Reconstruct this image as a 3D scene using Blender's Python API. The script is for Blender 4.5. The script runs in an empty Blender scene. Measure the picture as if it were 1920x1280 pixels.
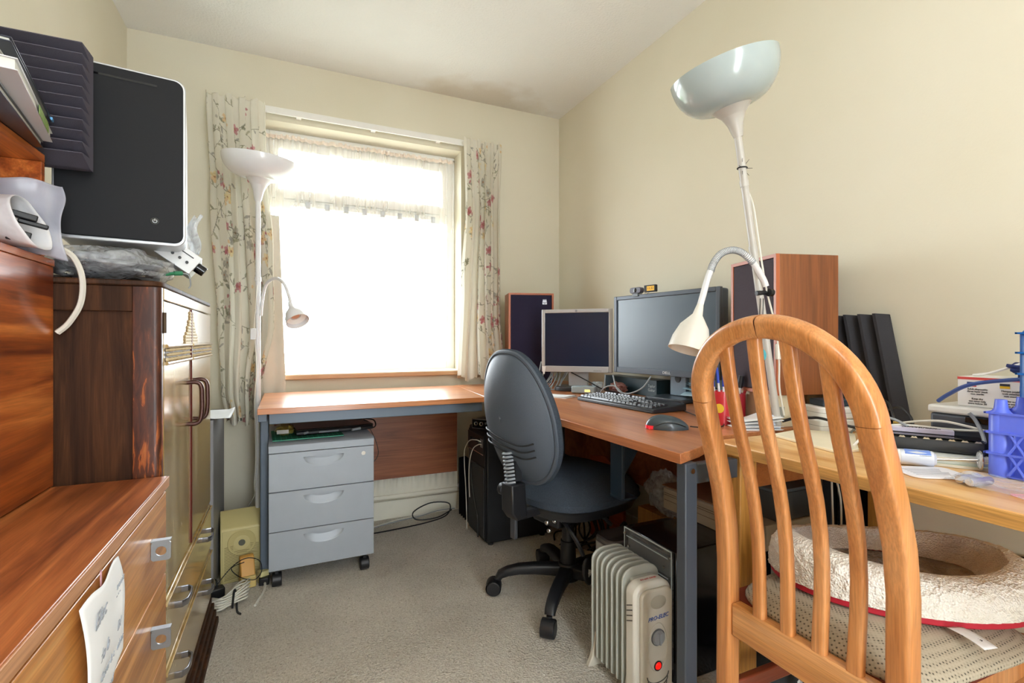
import bpy, bmesh, math, random
import numpy as np
from mathutils import Vector, Matrix, noise as mnoise
S = bpy.context.scene
COL = S.collection
PI = math.pi
# ---------------------------------------------------------------- camera, light, exposure
cam_d = bpy.data.cameras.new('camera')
cam = bpy.data.objects.new('camera', cam_d); COL.objects.link(cam)
YAW = math.atan(420/925.0)
cam.location = (0, 0, 0.987)
cam.rotation_euler = (PI/2, 0, -YAW)
cam_d.sensor_width = 36.0
cam_d.lens = 925/1920.0*36.0
cam_d.shift_y = -4/1920.0
cam_d.clip_start = 0.02
S.camera = cam
S.view_settings.view_transform = 'Standard'
S.view_settings.look = 'None'
S.view_settings.gamma = 1.0
S.view_settings.use_curve_mapping = False
S.view_settings.exposure = 0.37
S.cycles.use_denoising = True
S.cycles.max_bounces = 10
S.cycles.diffuse_bounces = 6
S.cycles.transparent_max_bounces = 12
S.cycles.sample_clamp_indirect = 6.0
S.cycles.caustics_reflective = False
S.cycles.caustics_refractive = False
wd = bpy.data.worlds.new('overcast_sky'); S.world = wd; wd.use_nodes = True
wn = wd.node_tree
bg = wn.nodes['Background']
bg.inputs['Color'].default_value = (0.88, 0.95, 1.0, 1)
bg.inputs['Strength'].default_value = 11.0
def light(name, typ, loc, rot, energy, color=(1,1,1), **kw):
    d = bpy.data.lights.new(name, typ); d.energy = energy; d.color = color
    for k, v in kw.items(): setattr(d, k, v)
    o = bpy.data.objects.new(name, d); COL.objects.link(o)
    o.location = loc; o.rotation_euler = rot
    return o
# daylight through the window opening and through a gap added in the unseen rear wall as fill
light('window_portal', 'AREA', (0.41, 2.97, 1.45), (-PI/2, 0, 0), 1, shape='RECTANGLE', size=1.1, size_y=1.35).data.cycles.is_portal = True
light('added_fill_light', 'POINT', (0.45, -0.35, 2.12), (0, 0, 0), 16, (1, 0.97, 0.94), shadow_soft_size=0.16)  # point light added behind the camera to fill the room

# ---------------------------------------------------------------- helpers
def lin(c):
    if isinstance(c, str):
        c = c.lstrip('#'); c = [int(c[i:i+2], 16)/255 for i in (0, 2, 4)]
    return tuple((x/12.92 if x <= 0.04045 else ((x+0.055)/1.055)**2.4) for x in c[:3]) + (1.0,)
MATS = {}
class NT:
    def __init__(s, name):
        s.m = bpy.data.materials.new(name); s.m.use_nodes = True; s.t = s.m.node_tree
        s.b = s.t.nodes['Principled BSDF']; s.out = s.t.nodes['Material Output']
    def n(s, typ, **kw):
        x = s.t.nodes.new('ShaderNode'+typ)
        for k, v in kw.items():
            if k.startswith('i_'):
                key = k[2:]; key = int(key) if key.isdigit() else key.replace('_', ' ')
                x.inputs[key].default_value = v
            else: setattr(x, k, v)
        return x
    def l(s, a, b): s.t.links.new(a, b)
    def coords(s, scale=(1, 1, 1), rot=(0, 0, 0)):
        tc = s.n('TexCoord'); mp = s.n('Mapping')
        mp.inputs['Scale'].default_value = scale; mp.inputs['Rotation'].default_value = rot
        s.l(tc.outputs['Object'], mp.inputs[0]); return mp.outputs[0]
    def ramp(s, fac, stops):
        r = s.n('ValToRGB'); e = r.color_ramp.elements
        while len(e) < len(stops): e.new(0.5)
        for i, (p, c) in enumerate(stops): e[i].position = p; e[i].color = lin(c)
        s.l(fac, r.inputs[0]); return r.outputs[0]
    def bump(s, h, strength=0.2, dist=0.002):
        b = s.n('Bump'); b.inputs['Strength'].default_value = strength; b.inputs['Distance'].default_value = dist
        s.l(h, b.inputs['Height']); s.l(b.outputs[0], s.b.inputs['Normal']); return b
def M(name, col='#888888', rough=0.5, metal=0.0, spec=0.5, coat=0.0, emit=None, es=1.0, bump=None, var=0.0, vscale=20):
    if name in MATS: return MATS[name]
    k = NT(name); b = k.b
    b.inputs['Base Color'].default_value = lin(col); b.inputs['Roughness'].default_value = rough
    b.inputs['Metallic'].default_value = metal; b.inputs['Specular IOR Level'].default_value = spec
    b.inputs['Coat Weight'].default_value = coat
    if emit: b.inputs['Emission Color'].default_value = lin(emit); b.inputs['Emission Strength'].default_value = es
    nz = None
    if var or bump:
        c = k.coords((1, 1, 1))
    # every surface carries a faint procedural mottling of its own colour
    v = var or 0.05
    c = k.coords((1, 1, 1))
    nz = k.n('TexNoise', i_Scale=vscale, i_Detail=4.0); k.l(c, nz.inputs['Vector'])
    hs = k.n('HueSaturation'); hs.inputs['Color'].default_value = lin(col)
    mr = k.n('MapRange'); mr.inputs['To Min'].default_value = 1-v; mr.inputs['To Max'].default_value = 1+v
    k.l(nz.outputs[0], mr.inputs[0]); k.l(mr.outputs[0], hs.inputs['Value']); k.l(hs.outputs[0], b.inputs['Base Color'])
    if bump:
        n2 = k.n('TexNoise', i_Scale=bump[0], i_Detail=3.0); k.l(c, n2.inputs['Vector']); k.bump(n2.outputs[0], bump[1], bump[2])
    MATS[name] = k.m; return k.m
def wood(name, light_c, mid_c, dark_c, axis=1, s=1.0, rough=0.35, coat=0.0, contrast=1.0, fine=1.0, spec=0.5):
    if name in MATS: return MATS[name]
    k = NT(name); b = k.b
    sc = [14*s, 14*s, 14*s]; sc[axis] = 1.1*s
    c = k.coords(tuple(sc))
    n1 = k.n('TexNoise', i_Scale=1.0, i_Detail=5.0, i_Roughness=0.6, i_Distortion=1.2); k.l(c, n1.inputs['Vector'])
    d = 0.22*contrast
    col = k.ramp(n1.outputs[0], [(0.5-d, dark_c), (0.5, mid_c), (0.5+d, light_c)])
    sc2 = [260*s*fine, 260*s*fine, 260*s*fine]; sc2[axis] = 7*s
    c2 = k.coords(tuple(sc2))
    n2 = k.n('TexNoise', i_Scale=1.0, i_Detail=2.0); k.l(c2, n2.inputs['Vector'])
    mr = k.n('MapRange'); mr.inputs['From Min'].default_value = 0.3; mr.inputs['From Max'].default_value = 0.7
    mr.inputs['To Min'].default_value = 0.80; mr.inputs['To Max'].default_value = 1.12; k.l(n2.outputs[0], mr.inputs[0])
    hs = k.n('HueSaturation'); k.l(col, hs.inputs['Color']); k.l(mr.outputs[0], hs.inputs['Value']); k.l(hs.outputs[0], b.inputs['Base Color'])
    b.inputs['Roughness'].default_value = rough; b.inputs['Coat Weight'].default_value = coat; b.inputs['Coat Roughness'].default_value = 0.15
    b.inputs['Specular IOR Level'].default_value = spec
    k.bump(n2.outputs[0], 0.15, 0.0006)
    MATS[name] = k.m; return k.m
def clear(name, tint='#ffffff', alpha=0.3, rough=0.15, metal=0.0):
    if name in MATS: return MATS[name]
    k = NT(name); b = k.b
    b.inputs['Base Color'].default_value = lin(tint); b.inputs['Roughness'].default_value = rough
    c = k.coords((1, 1, 1)); nz = k.n('TexNoise', i_Scale=35.0, i_Detail=4.0, i_Distortion=1.5); k.l(c, nz.inputs['Vector'])
    mr = k.n('MapRange'); mr.inputs['From Min'].default_value = .3; mr.inputs['From Max'].default_value = .7
    mr.inputs['To Min'].default_value = alpha*0.6; mr.inputs['To Max'].default_value = min(1, alpha*1.4)
    k.l(nz.outputs[0], mr.inputs[0]); k.l(mr.outputs[0], b.inputs['Alpha'])
    k.bump(nz.outputs[0], 0.6, 0.01)
    MATS[name] = k.m; return k.m

class G:
    """collects shapes for one mesh"""
    def __init__(s): s.v = []; s.f = []
    def add(s, vs, fs):
        o = len(s.v); s.v += [tuple(x) for x in vs]; s.f += [tuple(i+o for i in f) for f in fs]; return s
    def box(s, x0, x1, y0, y1, z0, z1, R=None, c=None):
        vs = [(x, y, z) for x in (x0, x1) for y in (y0, y1) for z in (z0, z1)]
        if R is not None:
            c = Vector(c or ((x0+x1)/2, (y0+y1)/2, (z0+z1)/2)); vs = [tuple(R @ (Vector(p)-c)+c) for p in vs]
        return s.add(vs, [(0,1,3,2),(4,6,7,5),(0,4,5,1),(2,3,7,6),(0,2,6,4),(1,5,7,3)])
    def cyl(s, p0, p1, r0, r1=None, n=20, caps=True):
        r1 = r0 if r1 is None else r1
        p0, p1 = Vector(p0), Vector(p1); T = (p1-p0).normalized()
        N = T.orthogonal().normalized(); Bn = T.cross(N)
        vs = []
        for p, r in ((p0, r0), (p1, r1)):
            for i in range(n):
                a = 2*PI*i/n; vs.append(p + N*math.cos(a)*r + Bn*math.sin(a)*r)
        fs = [(i, (i+1) % n, n+(i+1) % n, n+i) for i in range(n)]
        if caps: fs += [tuple(range(n-1, -1, -1)), tuple(range(n, 2*n))]
        return s.add(vs, fs)
    def tube(s, pts, r, n=8, smooth=6, closed=False):
        P = catmull(pts, smooth, closed) if smooth > 1 else [Vector(p) for p in pts]
        rr = r if callable(r) else (lambda t: r)
        vs = []; m = len(P); prev = None
        for i, p in enumerate(P):
            T = (P[(i+1) % m if closed else min(i+1, m-1)] - P[(i-1) % m if closed else max(i-1, 0)])
            if T.length < 1e-9: T = Vector((0, 0, 1))
            T.normalize()
            N = T.orthogonal().normalized() if prev is None else (prev - T*prev.dot(T)).normalized()
            prev = N; Bn = T.cross(N); q = rr(i/(m-1))
            for j in range(n):
                a = 2*PI*j/n; vs.append(p+N*math.cos(a)*q+Bn*math.sin(a)*q)
        k = m if closed else m-1
        fs = [(i*n+j, i*n+(j+1) % n, ((i+1) % m)*n+(j+1) % n, ((i+1) % m)*n+j) for i in range(k) for j in range(n)]
        if not closed: fs += [tuple(range(n-1, -1, -1)), tuple(range((m-1)*n, m*n))]
        return s.add(vs, fs)
    def sweep(s, pts, prof, nrm, closed=False):
        """prof: list of (a, b); a along nrm, b along T x nrm; pts list of Vector; prof may be callable(t)"""
        P = [Vector(p) for p in pts]; m = len(P); vs = []; nr = Vector(nrm).normalized()
        for i, p in enumerate(P):
            T = (P[min(i+1, m-1)]-P[max(i-1, 0)]).normalized()
            N = (nr - T*nr.dot(T)).normalized(); Bn = T.cross(N)
            pf = prof(i/(m-1)) if callable(prof) else prof; n = len(pf)
            for a, b in pf: vs.append(p+N*a+Bn*b)
        fs = [(i*n+j, i*n+(j+1) % n, (i+1)*n+(j+1) % n, (i+1)*n+j) for i in range(m-1) for j in range(n)]
        fs += [tuple(range(n-1, -1, -1)), tuple(range((m-1)*n, m*n))]
        return s.add(vs, fs)
    def prism(s, poly, a0, a1, axis=2):
        """extrude 2D polygon along axis; poly coords are the other two axes in order"""
        n = len(poly); vs = []
        for a in (a0, a1):
            for (u, w) in poly:
                p = [u, w]; p.insert(axis, a); vs.append(tuple(p))
        fs = [tuple(range(n-1, -1, -1)), tuple(range(n, 2*n))] + [(i, (i+1) % n, n+(i+1) % n, n+i) for i in range(n)]
        return s.add(vs, fs)
    def lathe(s, prof, o=(0, 0, 0), ax=(0, 0, 1), n=40, close=False):
        """prof list of (r, h)"""
        o = Vector(o); A = Vector(ax).normalized(); N = A.orthogonal().normalized(); Bn = A.cross(N); vs = []
        for r, h in prof:
            for i in range(n):
                a = 2*PI*i/n; vs.append(o+A*h+(N*math.cos(a)+Bn*math.sin(a))*max(r, 1e-5))
        m = len(prof); k = m if close else m-1
        fs = [(i*n+j, i*n+(j+1) % n, ((i+1) % m)*n+(j+1) % n, ((i+1) % m)*n+j) for i in range(k) for j in range(n)]
        return s.add(vs, fs)
    def grid(s, fn, nu, nv, cu=False):
        vs = [fn(i/(nu if cu else nu-1), j/(nv-1)) for i in range(nu) for j in range(nv)]
        fs = [(i*nv+j, ((i+1) % nu)*nv+j, ((i+1) % nu)*nv+j+1, i*nv+j+1) for i in range(nu if cu else nu-1) for j in range(nv-1)]
        return s.add(vs, fs)
    def ball(s, c, r, n=16, m=10, sc=(1, 1, 1)):
        c = Vector(c)
        return s.grid(lambda u, v: tuple(c+Vector((r*sc[0]*math.sin(PI*v)*math.cos(2*PI*u), r*sc[1]*math.sin(PI*v)*math.sin(2*PI*u), -r*sc[2]*math.cos(PI*v)))), n, m, True)
    def map(s, f): s.v = [tuple(f(Vector(p))) for p in s.v]; return s
def catmull(pts, k, closed=False):
    P = [Vector(p) for p in pts]; n = len(P); out = []
    if n < 3 and not closed:
        return [P[0].lerp(P[-1], i/k) for i in range(k+1)]
    for i in range(n if closed else n-1):
        g = (lambda q: P[q % n]) if closed else (lambda q: P[max(0, min(n-1, q))])
        a, b, c, d = g(i-1), g(i), g(i+1), g(i+2)
        for j in range(k):
            t = j/k
            out.append(0.5*((2*b)+(c-a)*t+(2*a-5*b+4*c-d)*t*t+(3*b-a-3*c+d)*t**3))
    if not closed: out.append(P[-1])
    return out
def rrect(w, h, r, n=4):
    out = []
    for cx, cy, a0 in ((w/2-r, h/2-r, 0), (-w/2+r, h/2-r, 90), (-w/2+r, -h/2+r, 180), (w/2-r, -h/2+r, 270)):
        for i in range(n+1):
            a = math.radians(a0+90*i/n); out.append((cx+r*math.cos(a), cy+r*math.sin(a)))
    return out
def circ(cx, cy, r, n=24, a0=0, a1=360):
    return [(cx+r*math.cos(math.radians(a0+(a1-a0)*i/(n if a1-a0 == 360 else n-1))), cy+r*math.sin(math.radians(a0+(a1-a0)*i/(n if a1-a0 == 360 else n-1)))) for i in range(n)]
def obj(name, g, mat, parent=None, bevel=0, seg=2, smooth=True, world=False, sub=0, solid=0):
    me = bpy.data.meshes.new(name); me.from_pydata(g.v, [], g.f); me.validate()
    bm = bmesh.new(); bm.from_mesh(me); bmesh.ops.recalc_face_normals(bm, faces=bm.faces); bm.to_mesh(me); bm.free()
    o = bpy.data.objects.new(name, me); COL.objects.link(o)
    for m in (mat if isinstance(mat, (list, tuple)) else [mat]): me.materials.append(m)
    if smooth:
        me.shade_smooth(); me.set_sharp_from_angle(angle=math.radians(38))
    if solid:
        md = o.modifiers.new('thickness', 'SOLIDIFY'); md.thickness = solid; md.offset = 0
    if bevel:
        md = o.modifiers.new('bevel', 'BEVEL'); md.width = bevel; md.segments = seg; md.limit_method = 'ANGLE'; md.angle_limit = math.radians(40); md.harden_normals = False
    if sub:
        md = o.modifiers.new('sub', 'SUBSURF'); md.levels = sub; md.render_levels = sub
    if parent is not None:
        o.parent = parent
        if world: o.matrix_parent_inverse = wm(parent).inverted()
    return o
def wm(o):
    m = Matrix.Translation(o.location) @ o.rotation_euler.to_matrix().to_4x4()
    if o.parent is not None: m = wm(o.parent) @ o.matrix_parent_inverse @ m
    return m
def tag(o, label=None, cat=None, group=None, kind=None):
    if label: o['label'] = label
    if cat: o['category'] = cat
    if group: o['group'] = group
    if kind: o['kind'] = kind
    return o
def thing(name, label, cat, loc=(0, 0, 0), rz=0, group=None, rot=None):
    o = bpy.data.objects.new(name, None); COL.objects.link(o); o.location = loc
    o.rotation_euler = rot if rot else (0, 0, rz); o.empty_display_size = 0.05
    return tag(o, label, cat, group)
def struct(name, g, m, **k):
    return tag(obj(name, g, m, **k), kind='structure')
def text(name, body, size, mat, parent, loc, rot, depth=0.0004, world=False, shear=0, sx=1.0):
    cu = bpy.data.curves.new('t', 'FONT'); cu.body = body; cu.size = size; cu.extrude = depth; cu.align_x = 'CENTER'; cu.align_y = 'CENTER'; cu.shear = shear
    cu.resolution_u = 3
    to = bpy.data.objects.new('t', cu); COL.objects.link(to)
    dg = bpy.context.evaluated_depsgraph_get(); me = bpy.data.meshes.new_from_object(to.evaluated_get(dg))
    bpy.data.objects.remove(to); bpy.data.curves.remove(cu)
    me.name = name; me.materials.clear(); me.materials.append(mat)
    o = bpy.data.objects.new(name, me); COL.objects.link(o)
    mt = Matrix.Translation(loc) @ (rot if isinstance(rot, Matrix) else Matrix.Rotation(rot[2], 4, 'Z') @ Matrix.Rotation(rot[1], 4, 'Y') @ Matrix.Rotation(rot[0], 4, 'X')) @ Matrix.Diagonal((sx, 1, 1, 1))
    me.transform(mt)
    if parent is not None:
        o.parent = parent
        if world: o.matrix_parent_inverse = wm(parent).inverted()
    return o
def cable(name, pts, r, mat, label, cat='cable', group=None, parent=None, n=6, world=False):
    g = G().tube(pts, r, n=n, smooth=7)
    o = obj(name, g, mat, parent, world=world)
    if parent is None: tag(o, label, cat, group)
    return o
def basis(x, y, z):
    """4x4 rotation whose local axes map to the given world vectors"""
    return Matrix((x, y, z)).transposed().to_4x4()
FACE_NX = basis((0, -1, 0), (0, 0, 1), (-1, 0, 0))   # text read from -X side
FACE_PX = basis((0, 1, 0), (0, 0, 1), (1, 0, 0))
FACE_NY = basis((1, 0, 0), (0, 0, 1), (0, -1, 0))
def Rz(a): return Matrix.Rotation(a, 3, 'Z')
def Rx(a): return Matrix.Rotation(a, 3, 'X')
def Ry(a): return Matrix.Rotation(a, 3, 'Y')
# ---------------------------------------------------------------- materials
STEEL = M('chrome_metal', '#c9c9c9', 0.18, 1.0)
BLK = M('black_plastic', '#15161a', 0.45, bump=(400, .1, .0005))
BLKG = M('black_gloss', '#0b0c10', 0.12)
CHAR = M('charcoal_steel', '#3d434c', 0.42)
WHT = M('white_plastic', '#e9e8e4', 0.35)
CREAMP = M('cream_plastic', '#d9d3bd', 0.45)
PAPER = M('white_paper', '#eef0f2', 0.8)
BCAB = M('black_cable', '#0d0e10', 0.5)
WCAB = M('white_cable', '#dcdad0', 0.5)
GCAB = M('grey_cable', '#8f9498', 0.5)
INK = M('black_ink', '#22242a', 0.7)
SHEET = clear('clear_plastic_film', '#e8eef6', 0.42, 0.12)
# ================================================================ ROOM
X0, X1, Y0, Y1, ZC = -0.666, 1.585, -1.3, 2.76, 2.40
def wall_mat(name, base, low, stain=False):
    k = NT(name); b = k.b
    c = k.coords((1, 1, 1))
    big = k.n('TexNoise', i_Scale=1.1, i_Detail=3.0, i_Roughness=.5); k.l(c, big.inputs['Vector'])
    col = k.ramp(big.outputs[0], [(0.35, low), (0.62, base)])
    if stain:
        # brownish damp patch with its own outline above the window corner
        g = k.n('TexGradient', gradient_type='SPHERICAL'); mp = k.n('Mapping'); tc = k.n('TexCoord')
        mp.inputs['Location'].default_value = (-1.05*1.55, -2.78*2.7, -2.4)
        mp.inputs['Scale'].default_value = (1.55, 2.7, 1.0)
        k.l(tc.outputs['Object'], mp.inputs[0]); k.l(mp.outputs[0], g.inputs[0])
        nz = k.n('TexNoise', i_Scale=6.0, i_Detail=6.0); k.l(c, nz.inputs['Vector'])
        ad = k.n('Math', operation='ADD'); k.l(g.outputs[1], ad.inputs[0]); k.l(nz.outputs[0], ad.inputs[1])
        mr = k.n('MapRange'); mr.inputs['From Min'].default_value = 0.72; mr.inputs['From Max'].default_value = 1.15
        mr.inputs['To Max'].default_value = 0.55; k.l(ad.outputs[0], mr.inputs[0])
        mx = k.n('Mix', data_type='RGBA'); k.l(mr.outputs[0], mx.inputs[0]); k.l(col, mx.inputs[6]); mx.inputs[7].default_value = lin('#c3b7a2')
        col = mx.outputs[2]
    k.l(col, b.inputs['Base Color']); b.inputs['Roughness'].default_value = 0.75; b.inputs['Specular IOR Level'].default_value = .25
    f = k.n('TexNoise', i_Scale=(95.0 if stain else 160.0), i_Detail=2.0); k.l(c, f.inputs['Vector'])
    k.bump(f.outputs[0], 0.55 if stain else 0.18, 0.004 if stain else 0.0015)
    return k.m
WALL = wall_mat('cream_wall_paint', '#dbd6c5', '#d6d0bc')
CEIL = wall_mat('white_stippled_ceiling', '#e8e9e8', '#e3e4e2', True)
def carpet():
    k = NT('beige_loop_carpet'); b = k.b; c = k.coords((1, 1, 1))
    v = k.n('TexVoronoi', i_Scale=150.0); k.l(c, v.inputs['Vector'])
    n1 = k.n('TexNoise', i_Scale=150.0, i_Detail=4.0, i_Roughness=.7, i_Distortion=1.0); k.l(c, n1.inputs['Vector'])
    n2 = k.n('TexNoise', i_Scale=3.0, i_Detail=4.0); k.l(c, n2.inputs['Vector'])
    col = k.ramp(n1.outputs[0], [(0.30, '#9d9484'), (0.40, '#d9d1c2'), (0.60, '#efe9dd')])
    hs = k.n('HueSaturation'); k.l(col, hs.inputs['Color'])
    mr = k.n('MapRange'); mr.inputs['From Min'].default_value = .3; mr.inputs['From Max'].default_value = .7; mr.inputs['To Min'].default_value = .86; mr.inputs['To Max'].default_value = 1.1
    k.l(n2.outputs[0], mr.inputs[0]); k.l(mr.outputs[0], hs.inputs['Value']); k.l(hs.outputs[0], b.inputs['Base Color'])
    b.inputs['Roughness'].default_value = 0.95; b.inputs['Specular IOR Level'].default_value = .1
    ad = k.n('Math', operation='ADD'); k.l(n1.outputs[0], ad.inputs[0]); k.l(v.outputs['Distance'], ad.inputs[1])
    k.bump(ad.outputs[0], 0.9, 0.008)
    return k.m
CARPET = carpet()
struct('floor', G().box(X0-.1, X1+.1, Y0-.1, Y1+.35, -0.05, 0), CARPET, smooth=False)
struct('ceiling', G().box(X0-.1, X1+.1, Y0-.1, Y1+.35, ZC, ZC+.05), CEIL, smooth=False)
struct('wall_left', G().box(X0-.08, X0, Y0, Y1+.001, 0, ZC), WALL, smooth=False)
struct('wall_right', G().box(X1, X1+.08, Y0, Y1+.001, 0, ZC), WALL, smooth=False)
WX0, WX1, WZ0, WZ1 = -0.14, 0.925, 0.81, 2.09
g = G()
g.box(X0-.08, WX0, Y1, Y1+.28, 0, ZC); g.box(WX1, X1+.08, Y1, Y1+.28, 0, ZC)
g.box(WX0, WX1, Y1, Y1+.28, 0, WZ0-.02); g.box(WX0, WX1, Y1, Y1+.28, WZ1, ZC)
struct('wall_back', g, WALL, smooth=False)
g = G()
g.box(X0-.08, 0.10, Y0-.1, Y0, 0, ZC); g.box(0.66, X1+.08, Y0-.1, Y0, 0, ZC); g.box(0.10, 0.66, Y0-.1, Y0, 2.05, ZC)  # opening shaped to let sky fill in from behind the camera
struct('wall_rear', g, WALL, smooth=False)
UPVC = M('white_window_plastic', '#f1f2f0', 0.3)
TRIM = M('white_gloss_paint', '#e6e2d3', 0.35)
struct('baseboard_back', G().box(X0, X1, Y1-.014, Y1, 0, .10), TRIM, bevel=.003)
struct('baseboard_right', G().box(X1-.014, X1, Y0, Y1-.014, 0, .10), TRIM, bevel=.003)
struct('baseboard_left', G().box(X0, X0+.014, Y0, Y1-.014, 0, .10), TRIM, bevel=.003)
# window: outer frame, transom, opening light above, sill, panes
win = tag(bpy.data.objects.new('window_1', None), kind='structure'); COL.objects.link(win); win.location = (0.4, 2.9, WZ0)
wf = G(); fy0, fy1 = 2.885, 2.945
for a in ((WX0, WX0+.05, WZ0, WZ1), (WX1-.05, WX1, WZ0, WZ1)): wf.box(a[0], a[1], fy0, fy1, a[2], a[3])
wf.box(WX0+.05, WX1-.05, fy0, fy1, WZ0, WZ0+.05); wf.box(WX0+.05, WX1-.05, fy0, fy1, WZ1-.055, WZ1)
wf.box(WX0+.05, WX1-.05, fy0, fy1, 1.68, 1.735)
obj('window_frame', wf, UPVC, win, bevel=.004, world=True)
sf = G(); sx0, sx1, sz0, sz1 = WX0+.05, WX1-.05, 1.735, WZ1-.055
sf.box(sx0, sx0+.045, fy0-.012, fy0+.03, sz0, sz1); sf.box(sx1-.045, sx1, fy0-.012, fy0+.03, sz0, sz1)
sf.box(sx0+.045, sx1-.045, fy0-.012, fy0+.03, sz0, sz0+.05); sf.box(sx0+.045, sx1-.045, fy0-.012, fy0+.03, sz1-.045, sz1)
obj('opening_light_frame', sf, UPVC, win, bevel=.003, world=True)
k = NT('window_glass'); t = k.n('BsdfTransparent'); gl = k.n('BsdfGlossy', i_Roughness=0.0); mx = k.n('MixShader', i_0=0.05)
k.l(t.outputs[0], mx.inputs[1]); k.l(gl.outputs[0], mx.inputs[2]); k.l(mx.outputs[0], k.out.inputs[0]); GLASS = k.m
obj('pane', G().box(sx0+.045, sx1-.045, 2.905, 2.911, sz0+.05, sz1-.045), GLASS, win, world=True)
obj('pane', G().box(sx0, sx1, 2.915, 2.921, WZ0+.05, 1.68), GLASS, win, world=True)
obj('window_sill', G().box(WX0, WX1, Y1-.03, fy0, WZ0-.02, WZ0), M('sill_paint', '#e9dfce', .4), win, bevel=.004, world=True)
obj('sill_nosing', G().box(WX0-.02, WX1+.03, Y1-.032, Y1-.001, WZ0-.028, WZ0-.004), M('sill_wood_edge', '#c79f78', .5), win, bevel=.004, world=True)
obj('trickle_vent', G().box(sx0+.1, sx1-.1, fy0-.02, fy0-.001, 1.694, 1.716), UPVC, win, bevel=.002, world=True)

# curtain track
t = thing('curtain_track', 'white plastic curtain track fixed to the wall above the window', 'curtain track', (0.4, 2.70, 2.11))
obj('rail', G().box(-0.34, 1.15, 2.712, 2.724, 2.108, 2.140), WHT, t, world=True, bevel=.002)
for x in (-0.28, 0.05, 0.42, 0.78, 1.1): obj('bracket', G().box(x-.012, x+.012, 2.724, 2.759, 2.112, 2.136), WHT, t, world=True)
# radiator
RADM = M('radiator_enamel', '#e6e2d2', .35)
t = thing('radiator', 'cream panel radiator on the wall behind the desk, mostly hidden', 'radiator', (0.42, 2.72, .13))
obj('panel', G().grid(lambda u, v: (-0.06+0.94*u, 2.692-0.006*(0.5+0.5*math.cos(2*PI*u*28))*(1 if .08 < v < .92 else 0), .135+.5*v), 340, 16), RADM, t, world=True, solid=.002)
obj('back_panel', G().box(-0.06, .88, 2.70, 2.735, .135, .635), RADM, t, world=True, bevel=.004)
obj('top_grille', G().box(-0.06, .88, 2.684, 2.736, .635, .645), RADM, t, world=True, bevel=.002)
obj('bottom_rim', G().box(-0.06, .88, 2.683, 2.70, .130, .150), RADM, t, world=True, bevel=.003)
obj('pipe', G().tube([(.90, 2.71, .14), (.915, 2.71, .12), (.915, 2.71, 0.0)], .008), STEEL, t, world=True)
obj('valve', G().cyl((.88, 2.71, .15), (.93, 2.71, .15), .012).cyl((.915, 2.71, .15), (.915, 2.71, .19), .014), WHT, t, world=True)
for x in (0.02, 0.8): obj('wall_bracket', G().box(x, x+.03, 2.735, 2.759, .2, .6), RADM, t, world=True)

# ---------------------------------------------------------------- curtains with a printed pattern (vertex colours are the print)
def floral(W, Hh, seed):
    rnd = random.Random(seed); R = 400
    w, h = int(W*R), int(Hh*R)
    base = np.array(lin('#dfdbce')[:3]); img = np.ones((h, w, 3))*base
    yy, xx = np.mgrid[0:h, 0:w]
    def ell(cx, cy, a, b, ang, col, al=.85):
        r = int(max(a, b)*R)+2; x0, y0 = int(cx*R), int(cy*R)
        xa, xb, ya, yb = max(0, x0-r), min(w, x0+r), max(0, y0-r), min(h, y0+r)
        if xa >= xb or ya >= yb: return
        X = (xx[ya:yb, xa:xb]-cx*R)/R; Y = (yy[ya:yb, xa:xb]-cy*R)/R
        ca, sa = math.cos(ang), math.sin(ang)
        m = (((X*ca+Y*sa)/a)**2+((-X*sa+Y*ca)/b)**2 < 1)
        c = np.array(lin(col)[:3]); sl = img[ya:yb, xa:xb]; sl[m] = sl[m]*(1-al)+c*al
    for k in range(int(W*Hh*60)):
        x, y = rnd.uniform(0, W), rnd.uniform(0, Hh); a = rnd.uniform(0, 2*PI); cur = rnd.uniform(-9, 9)
        stem = rnd.choice(['#7b7a63', '#8d8a72', '#6d6a5c'])
        L = rnd.randint(26, 46)
        for i in range(L):
            x += math.cos(a)*.006; y += math.sin(a)*.006; a += cur*.006+rnd.uniform(-.12, .12)
            ell(x, y, .0042, .0017, a, stem, .8)
            if i % 7 == 3:
                s = rnd.choice((-1, 1)); la = a+s*rnd.uniform(.6, 1.1); ln = rnd.uniform(.011, .02)
                ell(x+math.cos(la)*ln, y+math.sin(la)*ln, ln, ln*.32, la, rnd.choice(['#8f9078', '#7f7f6a', '#a39f86', '#9a9690']), .8)
        kind = rnd.random()
        cols = ['#c07480', '#b0606c'] if kind < .42 else (['#dcb98a', '#e3cf9d'] if kind < .75 else ['#9a968c', '#b0aba0'])
        for q in range(5):
            b2 = 2*PI*q/5+a
            ell(x+math.cos(b2)*.013, y+math.sin(b2)*.013, .014, .009, b2, rnd.choice(cols), .75)
        ell(x, y, .005, .005, 0, '#a5795e', .9)
        for q in range(2):
            ell(x+rnd.uniform(-.05, .05), y+rnd.uniform(-.05, .05), .009, .007, rnd.uniform(0, 3), rnd.choice(cols), .8)
    return img, R
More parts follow.
